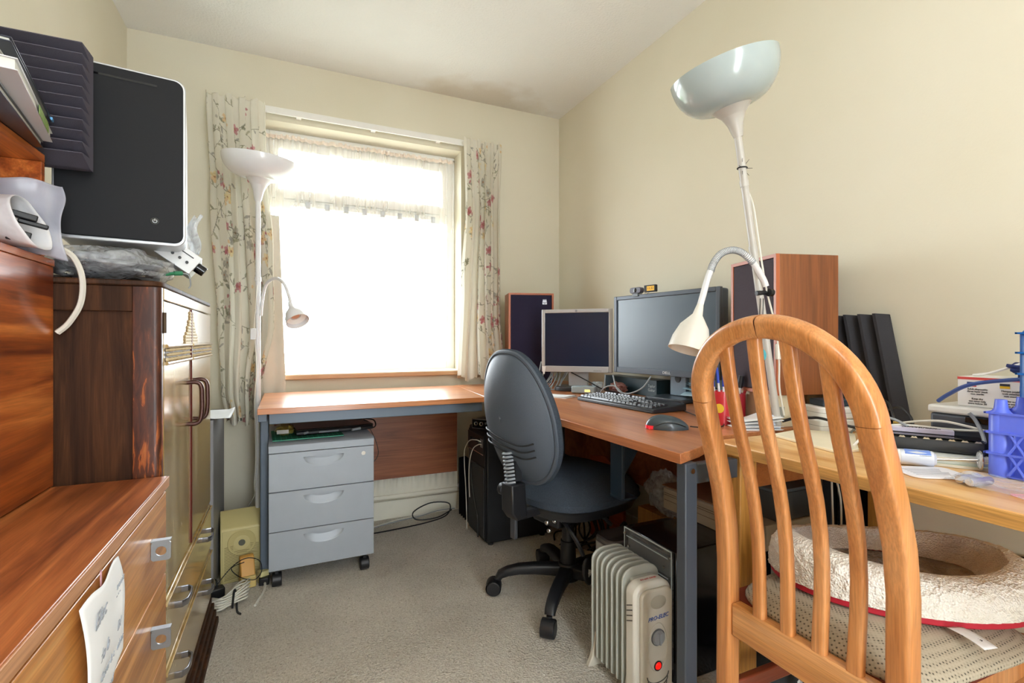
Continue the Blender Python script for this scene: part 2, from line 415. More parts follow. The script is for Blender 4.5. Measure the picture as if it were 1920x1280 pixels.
def curtain(name, label, xl, xr, zt, zb, ybase, nf, seed, clothw, lining=None, amp=.028):
    """xl(v), xr(v): edges of the drop, v = 0 top, 1 bottom"""
    rnd = random.Random(seed); nu, nv = 320, 520
    img, R = floral(clothw, zt-zb+.02, seed); ih, iw = img.shape[:2]
    ph = [rnd.uniform(0, 6) for _ in range(6)]
    vs = []; cols = []
    for j in range(nv):
        v = j/(nv-1); z = zt+(zb(0.5)-zt)*v if callable(zb) else zt+(zb-zt)*v
        pinch = math.exp(-((v-.03)/.02)**2)
        for i in range(nu):
            u = i/(nu-1)
            uu = u+.012*math.sin(2*PI*(u*2+ph[0]+v*1.1))+.02*math.sin(2*PI*(u*1.3+v*.6+ph[1]))*v
            f = math.sin(2*PI*nf*uu+ph[2]) + .35*math.sin(2*PI*nf*2.3*uu+ph[3]+2*v) * v
            a = amp*(.55+.45*min(1, v*3))*(1-.45*pinch)
            x = xl(v)+(xr(v)-xl(v))*(u+.28/nf*math.sin(4*PI*nf*uu+ph[4])*.5)
            y = ybase-.012+a*f-.015*math.sin(PI*v)*math.sin(2*PI*u*1.2+ph[5])
            zz = z + (.006*math.sin(u*70) if j == 0 else 0) + (.02*math.sin(u*17+1) if j > nv-3 else 0)
            vs.append((x, min(y, 2.752), zz))
            px = min(iw-1, max(0, int(u*clothw*R))); py = min(ih-1, int(v*(ih-1)))
            c = img[py, px]
            if lining and lining(u, v): c = np.array(lin('#dcd8cb')[:3])
            cols.append((c[0], c[1], c[2], 1))
    fs = [(j*nu+i, j*nu+i+1, (j+1)*nu+i+1, (j+1)*nu+i) for j in range(nv-1) for i in range(nu-1)]
    me = bpy.data.meshes.new(name); me.from_pydata(vs, [], fs)
    ca = me.color_attributes.new('print', 'FLOAT_COLOR', 'POINT'); ca.data.foreach_set('color', np.array(cols, dtype=np.float32).ravel())
    me.shade_smooth(); me.materials.append(CURT)
    o = bpy.data.objects.new('drape', me); COL.objects.link(o)
    return o
k = NT('floral_curtain_cloth'); at = k.n('VertexColor', layer_name='print')
df = k.n('BsdfDiffuse'); tr = k.n('BsdfTranslucent'); mx = k.n('MixShader', i_0=0.22)
wv = k.n('TexNoise', i_Scale=700.0, i_Detail=1.0); c = k.coords(); k.l(c, wv.inputs['Vector'])
bp = k.n('Bump'); bp.inputs['Strength'].default_value = .15; bp.inputs['Distance'].default_value = .001; k.l(wv.outputs[0], bp.inputs['Height'])
k.l(bp.outputs[0], df.inputs['Normal'])
k.l(at.outputs[0], df.inputs[0]); k.l(at.outputs[0], tr.inputs[0]); k.l(df.outputs[0], mx.inputs[1]); k.l(tr.outputs[0], mx.inputs[2]); k.l(mx.outputs[0], k.out.inputs[0]); CURT = k.m
def interp(tab):
    def f(v):
        for (a, x), (b, y) in zip(tab, tab[1:]):
            if v <= b: s = (v-a)/(b-a); s = s*s*(3-2*s); return x+(y-x)*s
        return tab[-1][1]
    return f
LINE = M('curtain_lining', '#dcd5c6', .9, bump=(300, .1, .001))
HOOK = M('curtain_heading_tape', '#d8d2c2', .8)
cl = thing('curtain', 'floral lined curtain bunched on the left of the window behind the slim floor lamp', 'curtain', (-.2, 2.68, .6))
o = curtain('drape', '', interp([(0, -.345), (.3, -.325), (.7, -.30), (.9, -.285), (1, -.26)]), interp([(0, -.10), (.2, -.095), (.45, -.06), (.7, -.055), (.88, -.105), (1, -.12)]), 2.125, .60, 2.655, 4.6, 11, .95)
o.parent = cl; o.matrix_parent_inverse = wm(cl).inverted()
obj('lining', G().grid(lambda u, v: (-.16+.12*u+.035*v, 2.70+.008*math.sin(u*9+v*3), 1.6-1.0*v), 30, 40), LINE, cl, world=True, solid=.002)
for i in range(7): obj('hook', G().tube([(-.33+.036*i, 2.70, 2.12), (-.33+.036*i, 2.69, 2.105), (-.33+.036*i, 2.70, 2.095)], .0015, n=5), WHT, cl, world=True)
cr = thing('curtain', 'floral lined curtain hanging on the right of the window next to the tall speaker', 'curtain', (1.0, 2.68, .76))
o = curtain('drape', '', interp([(0, .905), (.3, .915), (.6, .89), (1, .868)]), interp([(0, 1.135), (.3, 1.125), (.7, 1.135), (1, 1.165)]), 2.125, .765, 2.665, 5.4, 5, 1.0, lining=lambda u, v: abs(u-(.27-.05*v)) < .035+.13*v*(1 if u < .4 else 1), amp=.026)
o.parent = cr; o.matrix_parent_inverse = wm(cr).inverted()
for i in range(7): obj('hook', G().tube([(.91+.036*i, 2.70, 2.12), (.91+.036*i, 2.69, 2.105), (.91+.036*i, 2.70, 2.095)], .0015, n=5), WHT, cr, world=True)
# net curtain on a stretch wire
k = NT('net_curtain_voile'); c = k.coords((1, 1, 1)); df = k.n('BsdfDiffuse'); df.inputs[0].default_value = lin('#f6f1ea'); tl = k.n('BsdfTranslucent'); tl.inputs[0].default_value = lin('#faf6ef')
tp = k.n('BsdfTransparent'); m1 = k.n('MixShader', i_0=.6); m2 = k.n('MixShader'); sx = k.n('SeparateXYZ'); k.l(c, sx.inputs[0])
nz = k.n('TexNoise', i_Scale=1.0, i_Detail=2.0); mp = k.n('Mapping'); mp.inputs['Scale'].default_value = (22, 10, 1.0); k.l(c, mp.inputs[0]); k.l(mp.outputs[0], nz.inputs['Vector'])
mr = k.n('MapRange'); mr.inputs['From Min'].default_value = .35; mr.inputs['From Max'].default_value = .7; mr.inputs['To Min'].default_value = .92; mr.inputs['To Max'].default_value = .55
k.l(nz.outputs[0], mr.inputs[0]); k.l(mr.outputs[0], m2.inputs[0])
k.l(df.outputs[0], m1.inputs[1]); k.l(tl.outputs[0], m1.inputs[2]); k.l(m1.outputs[0], m2.inputs[1]); k.l(tp.outputs[0], m2.inputs[2]); k.l(m2.outputs[0], k.out.inputs[0]); NET = k.m
nt = thing('net_curtain', 'short gathered sheer net curtain across the top of the window', 'net curtain', (.4, 2.87, 1.66))
def netf(u, v):
    bunch = .035*math.sin(2*PI*u*3.1+1)+.012*math.sin(2*PI*u*9)
    return (WX0+.015+(WX1-WX0-.03)*(u+bunch*.35*(1-abs(2*u-1))), 2.862+.008*math.sin(2*PI*u*34+5*math.sin(u*11))*(1-.25*v)+.006*math.sin(u*31+v*2), 2.052-(.40+.012*math.sin(u*13)+.02*u)*v)
obj('net', G().grid(netf, 620, 30), NET, nt, world=True)
obj('gathered_heading', G().grid(lambda u, v: (netf(u, 0)[0], netf(u, 0)[1]-.003, 2.062-.022*v), 620, 3), M('net_heading', '#efe4da', .9), nt, world=True)
HEM = M('net_hem_band', '#d3d8de', .9)
for i in range(9):
    u = .13+.092*i
    if i in (0,): continue
    x = WX0+(WX1-WX0)*u
    obj('hem_patch', G().grid(lambda a, b: (x+.024*(a-.5), 2.850, 1.722-.034*b-.014*u), 3, 3), HEM, nt, world=True, solid=.001)
obj('wire', G().cyl((WX0+.002, 2.858, 2.058), (WX1-.002, 2.858, 2.058), .002, n=8), WHT, nt, world=True)
for x in (WX0+.006, WX1-.012): obj('wire_hook', G().ball((x, 2.858, 2.06), .006), STEEL, nt, world=True)
# a hedge and a house front beyond the glass, washed out by the sky
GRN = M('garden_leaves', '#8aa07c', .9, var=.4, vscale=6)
rnd = random.Random(3)
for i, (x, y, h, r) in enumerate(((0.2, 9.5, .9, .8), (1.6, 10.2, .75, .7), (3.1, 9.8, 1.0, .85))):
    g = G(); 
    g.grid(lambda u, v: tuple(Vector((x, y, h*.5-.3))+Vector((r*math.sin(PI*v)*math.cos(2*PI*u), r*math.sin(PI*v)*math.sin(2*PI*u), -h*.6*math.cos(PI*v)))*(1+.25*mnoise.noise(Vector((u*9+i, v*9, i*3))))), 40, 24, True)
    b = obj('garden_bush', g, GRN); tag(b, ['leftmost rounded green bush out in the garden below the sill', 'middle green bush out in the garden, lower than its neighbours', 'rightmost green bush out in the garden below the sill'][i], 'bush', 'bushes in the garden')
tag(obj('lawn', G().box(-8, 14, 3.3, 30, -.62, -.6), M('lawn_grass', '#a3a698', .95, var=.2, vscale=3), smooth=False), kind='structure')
# unseen pendant added behind the camera around the fill light
t = thing('added_fill_pendant', 'added white paper globe pendant around the fill light, unseen behind the viewer', 'ceiling lamp', (.45, -.35, 2.12))
obj('flex', G().cyl((.45, -.35, 2.32), (.45, -.35, 2.398), .003), WCAB, t, world=True)
obj('globe_shade', G().lathe([(.02, .2), (.1, .18), (.17, .12), (.2, 0), (.17, -.12), (.1, -.18), (.06, -.19)], (.45, -.35, 2.12)), clear('paper_shade', '#f6f1e6', .15, .8), t, world=True)
# ================================================================ LEFT SIDE FURNITURE
MAHO = wood('mahogany_veneer', '#c47a45', '#ab6235', '#7a3f21', axis=1, s=1.3, rough=.36, coat=.3, contrast=.75)
OAKV = wood('golden_veneer', '#dca766', '#cc8d4c', '#a46831', axis=1, s=1.1, rough=.33, coat=.25, contrast=.8)
EDGE = wood('veneer_edge', '#d2a27c', '#bd8962', '#a0704c', axis=1, s=1.5, rough=.4)
VIVID = wood('orange_brown_veneer', '#dd8440', '#b05a26', '#6a2d14', axis=1, s=1.1, rough=.28, coat=.3, contrast=.8)
GREYM = M('brushed_grey_pull', '#8d9399', .35, .7)
# low chest of drawers
t = thing('chest_of_drawers', 'low orange-brown wooden chest of drawers in the near left corner with square metal pulls', 'chest of drawers', (-.45, .75, 0))
obj('body', G().box(-.655, -.25, .25, 1.243, .06, .672), OAKV, t, world=True, bevel=.002)
obj('plinth', G().box(-.65, -.27, .27, 1.23, 0, .06), MAHO, t, world=True)
obj('top_board', G().box(-.66, -.2305, .25, 1.245, .6785, .70), MAHO, t, world=True, bevel=.0015)
obj('edge_strip', G().box(-.2305, -.2275, .25, 1.245, .679, .6995), EDGE, t, world=True, bevel=.001)
obj('edge_strip', G().box(-.25, -.234, .25, 1.243, .672, .6785), EDGE, t, world=True)
for z0, z1, hz in ((.502, .669, .573), (.342, .498, .408), (.182, .338, .27), (.065, .178, .13)):
    d = obj('drawer', G().box(-.25, -.2325, .27, 1.241, z0, z1), OAKV, t, world=True, bevel=.0015)
    for yy in (1.112, .45):
        # bent square tab standing out from the drawer, with a finger hole
        n = 28; cx_ = -.2165; hz_ = hz+.018; hx = circ(cx_, hz_, .0088, n); sq = []
        for (a, b) in hx:
            q = max(abs(a-cx_), abs(b-hz_)); sq.append((cx_+(a-cx_)/q*.0155, hz_+(b-hz_)/q*.0175))
        g = G(); vs = []
        for Y in (yy, yy+.003):
            for ring_ in (hx, sq): vs += [(a, Y, b) for a, b in ring_]
        fs = []
        for i in range(n):
            j = (i+1) % n
            fs += [(i, j, n+j, n+i), (2*n+i, 3*n+i, 3*n+j, 2*n+j), (i, 2*n+i, 2*n+j, j), (n+i, n+j, 3*n+j, 3*n+i)]
        g.add(vs, fs); g.box(-.2322, -.2012, yy-.002, yy+.012, hz_+.0176, hz_+.0206)
        p = obj('pull', g, GREYM, d, world=True); p['label'] = 'grey square metal pull with a round hole'
# wall unit on top: door panel below, open niche above
t = thing('wall_cabinet', 'orange-brown wooden cupboard with an open niche on top, standing on the low chest', 'cabinet', (-.54, .75, .70))
obj('side_panel', G().box(-.655, -.418, 1.236, 1.25, .7005, 1.128), VIVID, t, world=True, bevel=.001)
obj('door_panel', G().box(-.434, -.416, .25, 1.2355, .7035, 1.128), VIVID, t, world=True, bevel=.0015)
obj('bottom_board', G().box(-.655, -.436, .25, 1.235, .7005, .715), MAHO, t, world=True)
obj('middle_board', G().box(-.655, -.416, .25, 1.25, 1.1285, 1.142), VIVID, t, world=True, bevel=.001)
obj('niche_side', G().box(-.655, -.416, 1.193, 1.207, 1.1425, 1.317), VIVID, t, world=True, bevel=.001)
obj('top_board', G().box(-.655, -.416, .25, 1.207, 1.3175, 1.333), VIVID, t, world=True, bevel=.001)
obj('back_board', G().box(-.660, -.655, .25, 1.25, .7005, 1.333), MAHO, t, world=True)
# handwritten note
t = thing('handwritten_note', 'white handwritten paper note hanging on the front of the chest of drawers', 'note', (-.229, .86, .55))
def notef(u, v):
    y = .748+.160*u; top = .664+.004*math.sin(u*9); z = top-(.24-.10*u)*v
    return (-.2265+.006*math.sin(v*3.2)+.003*math.sin(u*5+v*2), y+.006*math.sin(v*7), z)
obj('sheet', G().grid(notef, 16, 24), PAPER, t, world=True, solid=.0006)
nk = M('pencil_grey', '#9a9fa8', .8)
for s_, yy, zz, sz in (('Elec', .795, .632, .026), ('- - -', .865, .628, .012), ('tronics', .875, .640, .012), ('Ado b', .800, .578, .021), ('B1', .870, .582, .017), ('Cover & c', .82, .552, .013), ('Sound card', .815, .52, .012), ('cables', .872, .556, .012)):
    text('handwriting', s_, sz, nk, t, (-.2185, yy, zz), FACE_PX @ Matrix.Rotation(.12, 4, 'Z'), world=True, shear=.5)
obj('ribbon', G().box(-.2300, -.2288, .832, .836, .655, .676), M('pink_ribbon', '#d9a7b2', .7), t, world=True)

# tallboy wardrobe
def lacquer():
    k = NT('aged_golden_lacquer'); b = k.b; c = k.coords((9, 9, 1.2)); n = k.n('TexNoise', i_Scale=1.6, i_Detail=6.0, i_Distortion=.8); k.l(c, n.inputs['Vector'])
    col = k.ramp(n.outputs[0], [(.3, '#8a6c3c'), (.5, '#b0935a'), (.68, '#c8b283')])
    c2 = k.coords((1, 1, 1)); s = k.n('TexNoise', i_Scale=60.0, i_Detail=4.0); k.l(c2, s.inputs['Vector'])
    r2 = k.ramp(s.outputs[0], [(.70, '#000000'), (.74, '#ffffff')]); mx = k.n('Mix', data_type='RGBA'); k.l(r2, mx.inputs[0]); k.l(col, mx.inputs[6]); mx.inputs[7].default_value = lin('#d9cdb0')
    k.l(mx.outputs[2], b.inputs['Base Color']); b.inputs['Roughness'].default_value = .22; b.inputs['Coat Weight'].default_value = .8; b.inputs['Coat Roughness'].default_value = .12
    k.bump(s.outputs[0], .05, .0008); return k.m
LACQ = lacquer()
DARK = wood('dark_oak_side', '#55351f', '#3f2617', '#2b1a10', axis=2, s=2.2, spec=.2, rough=.6, contrast=.9)
def worn():
    k = NT('worn_dark_oak_edge'); b = k.b; c = k.coords((90, 90, 14)); n = k.n('TexNoise', i_Scale=1.0, i_Detail=7.0, i_Roughness=.6, i_Distortion=.6); k.l(c, n.inputs['Vector'])
    sp = k.n('SeparateXYZ'); tc = k.n('TexCoord'); k.l(tc.outputs['Object'], sp.inputs[0])
    mr = k.n('MapRange'); mr.inputs['From Min'].default_value = 1.1; mr.inputs['From Max'].default_value = .6; mr.inputs['To Min'].default_value = -.06; mr.inputs['To Max'].default_value = .12; k.l(sp.outputs['Z'], mr.inputs[0])
    ad = k.n('Math', operation='ADD'); k.l(n.outputs[0], ad.inputs[0]); k.l(mr.outputs[0], ad.inputs[1])
    k.l(k.ramp(ad.outputs[0], [(.40, '#3c2018'), (.60, '#5b2f1c'), (.635, '#9a5228'), (.75, '#b06a34')]), b.inputs['Base Color']); b.inputs['Roughness'].default_value = .4; k.bump(n.outputs[0], .3, .001); return k.m
WORN = worn()
t = thing('wardrobe', 'old dark oak tallboy cupboard with golden lacquered doors over two drawers', 'wardrobe', (-.45, 1.62, 0))
XF = -.244; YA, YB, ZT = 1.255, 1.988, 1.11
obj('carcass', G().box(-.655, -.262, YA+.012, YB-.002, .07, ZT-.03), DARK, t, world=True, bevel=.002)
obj('side_rail', G().box(-.655, -.294, YA+.002, YA+.0118, 1.045, ZT-.012), DARK, t, world=True, bevel=.002)
g = G().prism([(-.293, YA+.0119), (-.293, YA+.001), (-.285, YA)]+[(-.2575+.013*math.cos(a)-.0, YA+.013+.013*math.sin(a)) for a in [math.radians(-90+15*i) for i in range(7)]]+[(-.2445, YA+.022), (-.262, YA+.022)], .09, ZT-.013)
obj('corner_post', g, WORN, t, world=True)
g = G().prism([(-.655, YA-.004), (-.27, YA-.004), (-.255, YA+.002), (-.246, YA+.013), (-.242, YA+.03), (-.242, YB-.03), (-.25, YB), (-.655, YB)], ZT-.012, ZT)
obj('top_board', g, DARK, t, world=True, bevel=.003)
obj('top_rail', G().box(-.2618, XF+.001, YA+.0225, YB-.002, 1.072, ZT-.0125), LACQ, t, world=True, bevel=.002)
HB = M('bronze_handle', '#4a2f2a', .3, .5)
for i, (ya, yb) in enumerate(((YA+.025, 1.594), (1.604, YB-.006))):
    d = obj('door', G().box(-.2616, XF, ya, yb, .428, 1.070), LACQ, t, world=True, bevel=.0025)
    g = G()
    g.tube([(XF+.003, ya+.008, .972), (XF+.003, yb-.004, .972)], .0045, n=8, smooth=2).tube([(XF+.003, ya+.008, .934), (XF+.003, yb-.004, .934)], .0045, n=8, smooth=2)
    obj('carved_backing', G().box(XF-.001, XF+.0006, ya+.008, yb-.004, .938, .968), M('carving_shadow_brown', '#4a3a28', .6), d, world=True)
    obj('moulding', g, LACQ, d, world=True)
    cg = G(); rnd = random.Random(i)
    for q in range(20):
        for w in range(3):
            cg.ball((XF+.0015, ya+.018+(yb-ya-.03)*(q+.5*(w%2))/20, .9425+.0105*w), .0055, 7, 5, (1.1, rnd.uniform(.6, .9), rnd.uniform(.5, .9)))
    obj('carved_band', cg, M('carved_wood', '#cbb893', .45), d, world=True)
    s = 1 if i == 0 else -1; ye = yb-.012 if i == 0 else ya+.012
    cg = G()
    for q, hh in enumerate((.08, .058, .042, .028, .016)):
        yy = ye-s*q*.017
        for w in range(int(hh/.008)+1): cg.ball((XF+.002, yy, .978+.008*w), .0062, 7, 5, (.6, .9, .8))
    obj('carved_fan', cg, M('carved_wood', '#cbb893'), d, world=True)
    hy = yb-.045 if i == 0 else ya+.045
    obj('handle', G().tube([(XF-.002, hy, .872), (XF+.02, hy, .873), (XF+.032, hy, .862), (XF+.034, hy, .83), (XF+.034, hy, .80), (XF+.030, hy, .772), (XF+.018, hy, .762), (XF-.002, hy, .763)], .0058, n=10), HB, d, world=True)
obj('centre_strip', G().cyl((XF-.001, 1.599, .43), (XF-.001, 1.599, 1.068), .0055, n=12), M('dark_red_strip', '#5b231a', .35), t, world=True)
obj('hinge', G().cyl((XF+.001, YA+.024, 1.0), (XF+.001, YA+.024, 1.045), .0045, n=8), M('brass_dark', '#4a3a2a', .4, .6), t, world=True)
HS = M('bright_drawer_handle', '#8b8b90', .22, .8)
for z0, z1, hz in ((.275, .418, .365), (.10, .265, .20)):
    d = obj('drawer', G().box(-.2616, XF+.002, YA+.025, YB-.006, z0, z1), LACQ, t, world=True, bevel=.003)
    obj('moulding', G().box(XF+.002, XF+.007, YA+.025, YB-.006, z1-.01, z1-.004), LACQ, d, world=True, bevel=.001)
    for hy in (1.42, 1.83):
        obj('handle', G().sweep([Vector(p) for p in [(XF, hy-.04, hz+.0), (XF+.017, hy-.042, hz), (XF+.026, hy-.03, hz), (XF+.028, hy, hz), (XF+.026, hy+.03, hz), (XF+.017, hy+.042, hz), (XF, hy+.04, hz)]], rrect(.016, .004, .0015, 2), (0, 0, 1)), HS, d, world=True)
g = G()
for i, (dx, z0, z1) in enumerate(((.004, .075, .095), (.011, .05, .075), (.017, .025, .05), (.024, 0.0, .025))):
    g.box(-.655, XF+dx, YA+.0, YB+.001*i, z0, z1-.0005)
obj('plinth', g, DARK, t, world=True, bevel=.003)

# stack of books / folders on the wall cabinet
BK = [('black spiral-bound book at the bottom of the slanting stack on the wall cabinet', '#1d2026', .012, .30, 'bottom'),
      ('book with a green and white picture cover, second from the bottom of the stack', '#d7d9de', .017, .30, ''),
      ('thick cream paperback in the middle of the stack on the wall cabinet', '#cfcfc6', .018, .29, ''),
      ('dark blue thin folder above the thick cream paperback', '#1c2238', .007, .30, ''),
      ('white thin booklet above the dark blue folder', '#e6e7ec', .006, .28, ''),
      ('black thin notebook high in the stack beside the foam', '#16161b', .009, .26, ''),
      ('white ring-bound pad near the top of the stack', '#dfe3ea', .009, .245, ''),
      ('grey-green slim magazine on top of the stack', '#bfc8c4', .006, .24, '')]
zb = 1.3335; rnd = random.Random(4)
for i, (lab, col, th, ln, _) in enumerate(BK):
    ang = math.radians([9, 12, 8.5, 11, 7, 12.5, 9, 10][i]); ye = 1.168-rnd.uniform(0, .008)
    t = thing('book', lab, 'book', ([-.404, -.3915, -.396, -.392, -.40, -.405, -.412, -.414][i], ye, zb), ang, 'books stacked on the wall cabinet')
    cov = M('cover_%s' % ['black', 'picture', 'cream', 'navy', 'white', 'ink', 'pad', 'sage'][i], col, .3, coat=.3)
    obj('cover', G().box(-.20, 0, -ln, 0, 0, .0016).box(-.20, 0, -ln, 0, th-.0016, th), cov, t, bevel=.0006)
    obj('spine', G().box(-.2018, -.2, -ln, 0, 0, th), cov, t)
    obj('pages', G().box(-.199, -.003, -ln+.003, -.003, .0017, th-.0017), M('page_block', '#d9dad2', .8, bump=(500, .3, .0005)), t)
    if i == 1:
        obj('cover_picture', G().box(.0001, .0008, -.14, -.05, .001, th-.001), M('leaf_picture', '#7d9a4a', .5, var=.8, vscale=200), t)
    if i == 3: obj('coloured_tab', G().box(-.01, .002, -.012, .001, .001, th-.001), M('blue_tab', '#5aa0d8', .4), t)
    if i == 5: obj('coloured_tab', G().box(-.008, .002, -.010, .0012, .001, th-.001), M('blue_tab', '#5aa0d8', .4), t)
    zb += th+.0006
t = thing('tape_dispenser', 'dark grey moulded desk gadget lying on top of the book stack at the left edge', 'desk gadget', (-.44, 1.00, zb))
obj('body', G().box(-.08, .012, -.12, .05, 0, .03), M('dark_grey_plastic', '#4a4d55', .45), t, bevel=.006)
obj('clear_cap', G().box(-.02, .02, .0, .06, -.0, .02).map(lambda p: p+Vector((0, .055, 0))), clear('ice_plastic', '#dfe6f2', .6, .1), t, bevel=.004)
# acoustic foam tile in front of the computer
def foamtile(n, W, H, D, base):
    g = G(); poly = []
    for i in range(n):
        z = H*i/n; dz = H/n
        poly += [(base, z) if i == 0 else None, (base+D*.12, z+.001), (base+D, z+dz*.86), (base+D, z+dz*.93)]
    poly = [p for p in poly if p]; poly += [(base+D*.12, H), (0, H), (0, 0)]
    return g.prism(poly, -W, 0, axis=0)
FOAM = M('charcoal_foam', '#5a5763', .95, spec=.15, bump=(900, .5, .002))
t = thing('acoustic_foam_tile', 'dark grey wedge acoustic foam tile standing behind the stack of books', 'foam tile', (-.368, 1.292, 1.3335), PI)
f = foamtile(11, -.29, .238, .048, .014); f.v = [(x-0, y, z) for x, y, z in f.v]
t.rotation_euler = (0, 0, PI); o = obj('wedge_foam', f, FOAM, t, smooth=False)

# computer tower
t = thing('computer_tower', 'black-fronted silver desktop computer standing upright on the wardrobe', 'computer', (-.33, 1.335, 1.20), math.radians(8.5))
SIL = M('satin_silver', '#c3c5c8', .3, .5)
R0 = rrect(.232, .384, .022, 5)
obj('case', G().prism([(x, z+.192) for x, z in R0], .004, .40, axis=1), SIL, t, bevel=.002)
obj('front_panel', G().prism([(x, z+.192) for x, z in rrect(.222, .370, .018, 5)], -.004, .0045, axis=1), M('anthracite_front', '#0c0e14', .6, spec=.3, bump=(500, .1, .0005)), t, bevel=.0015)
obj('disc_slot', G().box(-.09, .062, -.0048, -.0038, .353, .3575), BLKG, t)
obj('power_button', G().cyl((.058, -.0040, .052), (.058, -.0062, .052), .008, n=24), BLKG, t)
g = G().tube([(.058+.0038*math.sin(a), -.0067, .052+.0038*math.cos(a)) for a in [math.radians(40+28*i) for i in range(11)]], .0006, n=5, smooth=2).box(.0575, .0585, -.0072, -.0062, .052, .057)
obj('power_symbol', g, M('symbol_white', '#dfe4ea', .4), t)
# bag of cables under the computer
def crumple(rx, ry, rz, seed, amp=.25, n=48, m=28, fr=3.0, flat=True):
    def f(u, v):
        d = Vector((math.sin(PI*v)*math.cos(2*PI*u), math.sin(PI*v)*math.sin(2*PI*u), -math.cos(PI*v)))
        q = 1+amp*(mnoise.noise(d*fr+Vector((seed, seed*2, 0)))+.5*abs(mnoise.noise(d*fr*2.7+Vector((seed, 0, 3)))))
        z = d.z*rz*q+rz
        return (d.x*rx*q, d.y*ry*q, max(0, z) if flat else z)
    return G().grid(f, n, m, True)
t = thing('bag_of_cables', 'clear plastic bag full of black cables squashed under the computer tower', 'bag', (-.375, 1.44, ZT+.001))
obj('plastic_bag', crumple(.120, .165, .042, 3, .18), SHEET, t)
g = G(); rnd = random.Random(9)
for i in range(9):
    r = rnd.uniform(.05, .115); cx, cy = rnd.uniform(-.02, .02), rnd.uniform(-.02, .02)
    g.tube([(cx+r*math.cos(a)*.95, cy+r*math.sin(a), .012+i*.0065+.006*math.sin(3*a+i)) for a in [2*PI*q/12 for q in range(12)]], .0048, n=6, smooth=4, closed=True)
obj('coiled_cable', g, BCAB, t)
t = thing('plastic_bag', 'crumpled clear plastic bag behind the right side of the computer tower', 'bag', (-.222, 1.462, ZT+.135), 0)
obj('film', G().grid(lambda u, v: (.035*(u-.5)*(1-.3*v)+.01*v+.006*math.sin(v*7), .03*math.sin(u*4+v*2)*.5, .10*(v-.5)+.006*math.sin(u*9)), 14, 18), SHEET, t, solid=.001)
# audio interface overhanging the wardrobe
t = thing('audio_interface', 'white-faced audio box with a black knob tilted on the wardrobe edge', 'audio interface', (-.245, 1.50, ZT+.022), rot=(math.radians(0), math.radians(20), math.radians(-48)))
t.location = (-.250, 1.445, 1.198); t.rotation_euler = (0, math.radians(36), math.radians(8))
obj('housing', G().box(-.052, .050, 0, .13, -.025, .025), M('silver_housing', '#b9bcc0', .35, .4), t, bevel=.004)
fp = obj('face_plate', G().box(-.052, .050, -.0045, -.0003, -.025, .025), M('face_white', '#e2e4e6', .35), t, bevel=.001)
obj('knob', G().cyl((.0505, .02, .002), (.072, .02, .002), .013, .012, n=24), BLKG, t, bevel=.001)
for x in (-.038, -.022, -.006, .012, .03): obj('dial', G().cyl((x, -.0047, -.004), (x, -.010, -.004), .0035, n=12), BLK, t)
obj('slot', G().box(-.04, .035, -.0052, -.0046, .012, .0145), BLK, t)
t = thing('jack_lead', 'green lead with a metal jack plug lying on the white-faced audio box', 'cable', (-.25, 1.44, ZT+.03))
obj('plug', G().cyl((-.268, 1.405, ZT+.03), (-.25, 1.42, ZT+.036), .004).cyl((-.25, 1.42, ZT+.036), (-.235, 1.428, ZT+.038), .0055), M('green_sleeve', '#2c7a55', .4), t, world=True)
obj('cable', G().tube([(-.235, 1.428, ZT+.038), (-.222, 1.430, ZT+.034), (-.218, 1.431, ZT+.012), (-.222, 1.43, ZT+.002)], .0016, n=6), GCAB, t, world=True)
# white bags in the niche
WBAG = M('white_bag_film', '#e4e4e8', .3, bump=(18, .6, .01))
t = thing('padded_envelope', 'white plastic mailing bag with black adapters inside its open end, in the niche', 'bag', (-.45, 1.09, 1.1425))
AX0, AX1 = Vector((-.56, 1.148, 1.205)), Vector((-.404, 1.122, 1.188))
def tubebag(u, v):
    c = AX0.lerp(AX1, v); a = 2*PI*u; flare = 1+.16*max(0, v-.7)/.3
    w = 1+.10*mnoise.noise(Vector((math.cos(a)*1.6, math.sin(a)*1.6, v*4)))
    side = Vector((.16, .98, 0)); cut = Vector((.018*math.sin(a)*-1, 0, 0))*v
    p = c+side*(math.cos(a)*.036*w*flare)+Vector((0, 0, 1))*(math.sin(a)*.040*w*flare)+cut
    p.z = max(p.z, 1.1435); return p
obj('bag_film', G().grid(tubebag, 56, 26, True), WBAG, t, world=True, solid=.0012)
obj('bag_bottom', G().ball(AX0, .04, 20, 12, (.5, 1.0, 1.0)), WBAG, t, world=True)
for p, s in (((-.415, 1.125, 1.200), (.034, .014, .011)), ((-.405, 1.13, 1.188), (.040, .009, .008)), ((-.42, 1.118, 1.163), (.03, .022, .020))):
    obj('adapter', G().box(p[0]-s[0]/2, p[0]+s[0]/2, p[1]-s[1]/2, p[1]+s[1]/2, p[2]-s[2]/2, p[2]+s[2]/2, R=Rz(.4)@Ry(.2)), BLK, t, world=True, bevel=.002)
t = thing('plastic_bag', 'large translucent grey plastic bag hanging behind the white mailing bag in the niche', 'bag', (-.44, 1.18, 1.143))
def sheetf(u, v):
    return (-.53+.148*u+.004*math.sin(v*8)+.006*v, 1.178+.006*math.sin(u*9+v*3)+.004*math.sin(v*13), 1.282-.138*v-.008*u+.004*math.sin(u*11))
k = NT('frosted_film'); k.b.inputs['Base Color'].default_value = lin('#c4c8d6'); k.b.inputs['Roughness'].default_value = .25; k.b.inputs['Alpha'].default_value = .62
c = k.coords((1, 1, 1)); nz = k.n('TexNoise', i_Scale=14.0, i_Detail=3.0, i_Distortion=1.0); k.l(c, nz.inputs['Vector']); k.bump(nz.outputs[0], .5, .006)
obj('film', G().grid(sheetf, 40, 34), k.m, t, world=True, solid=.0006)
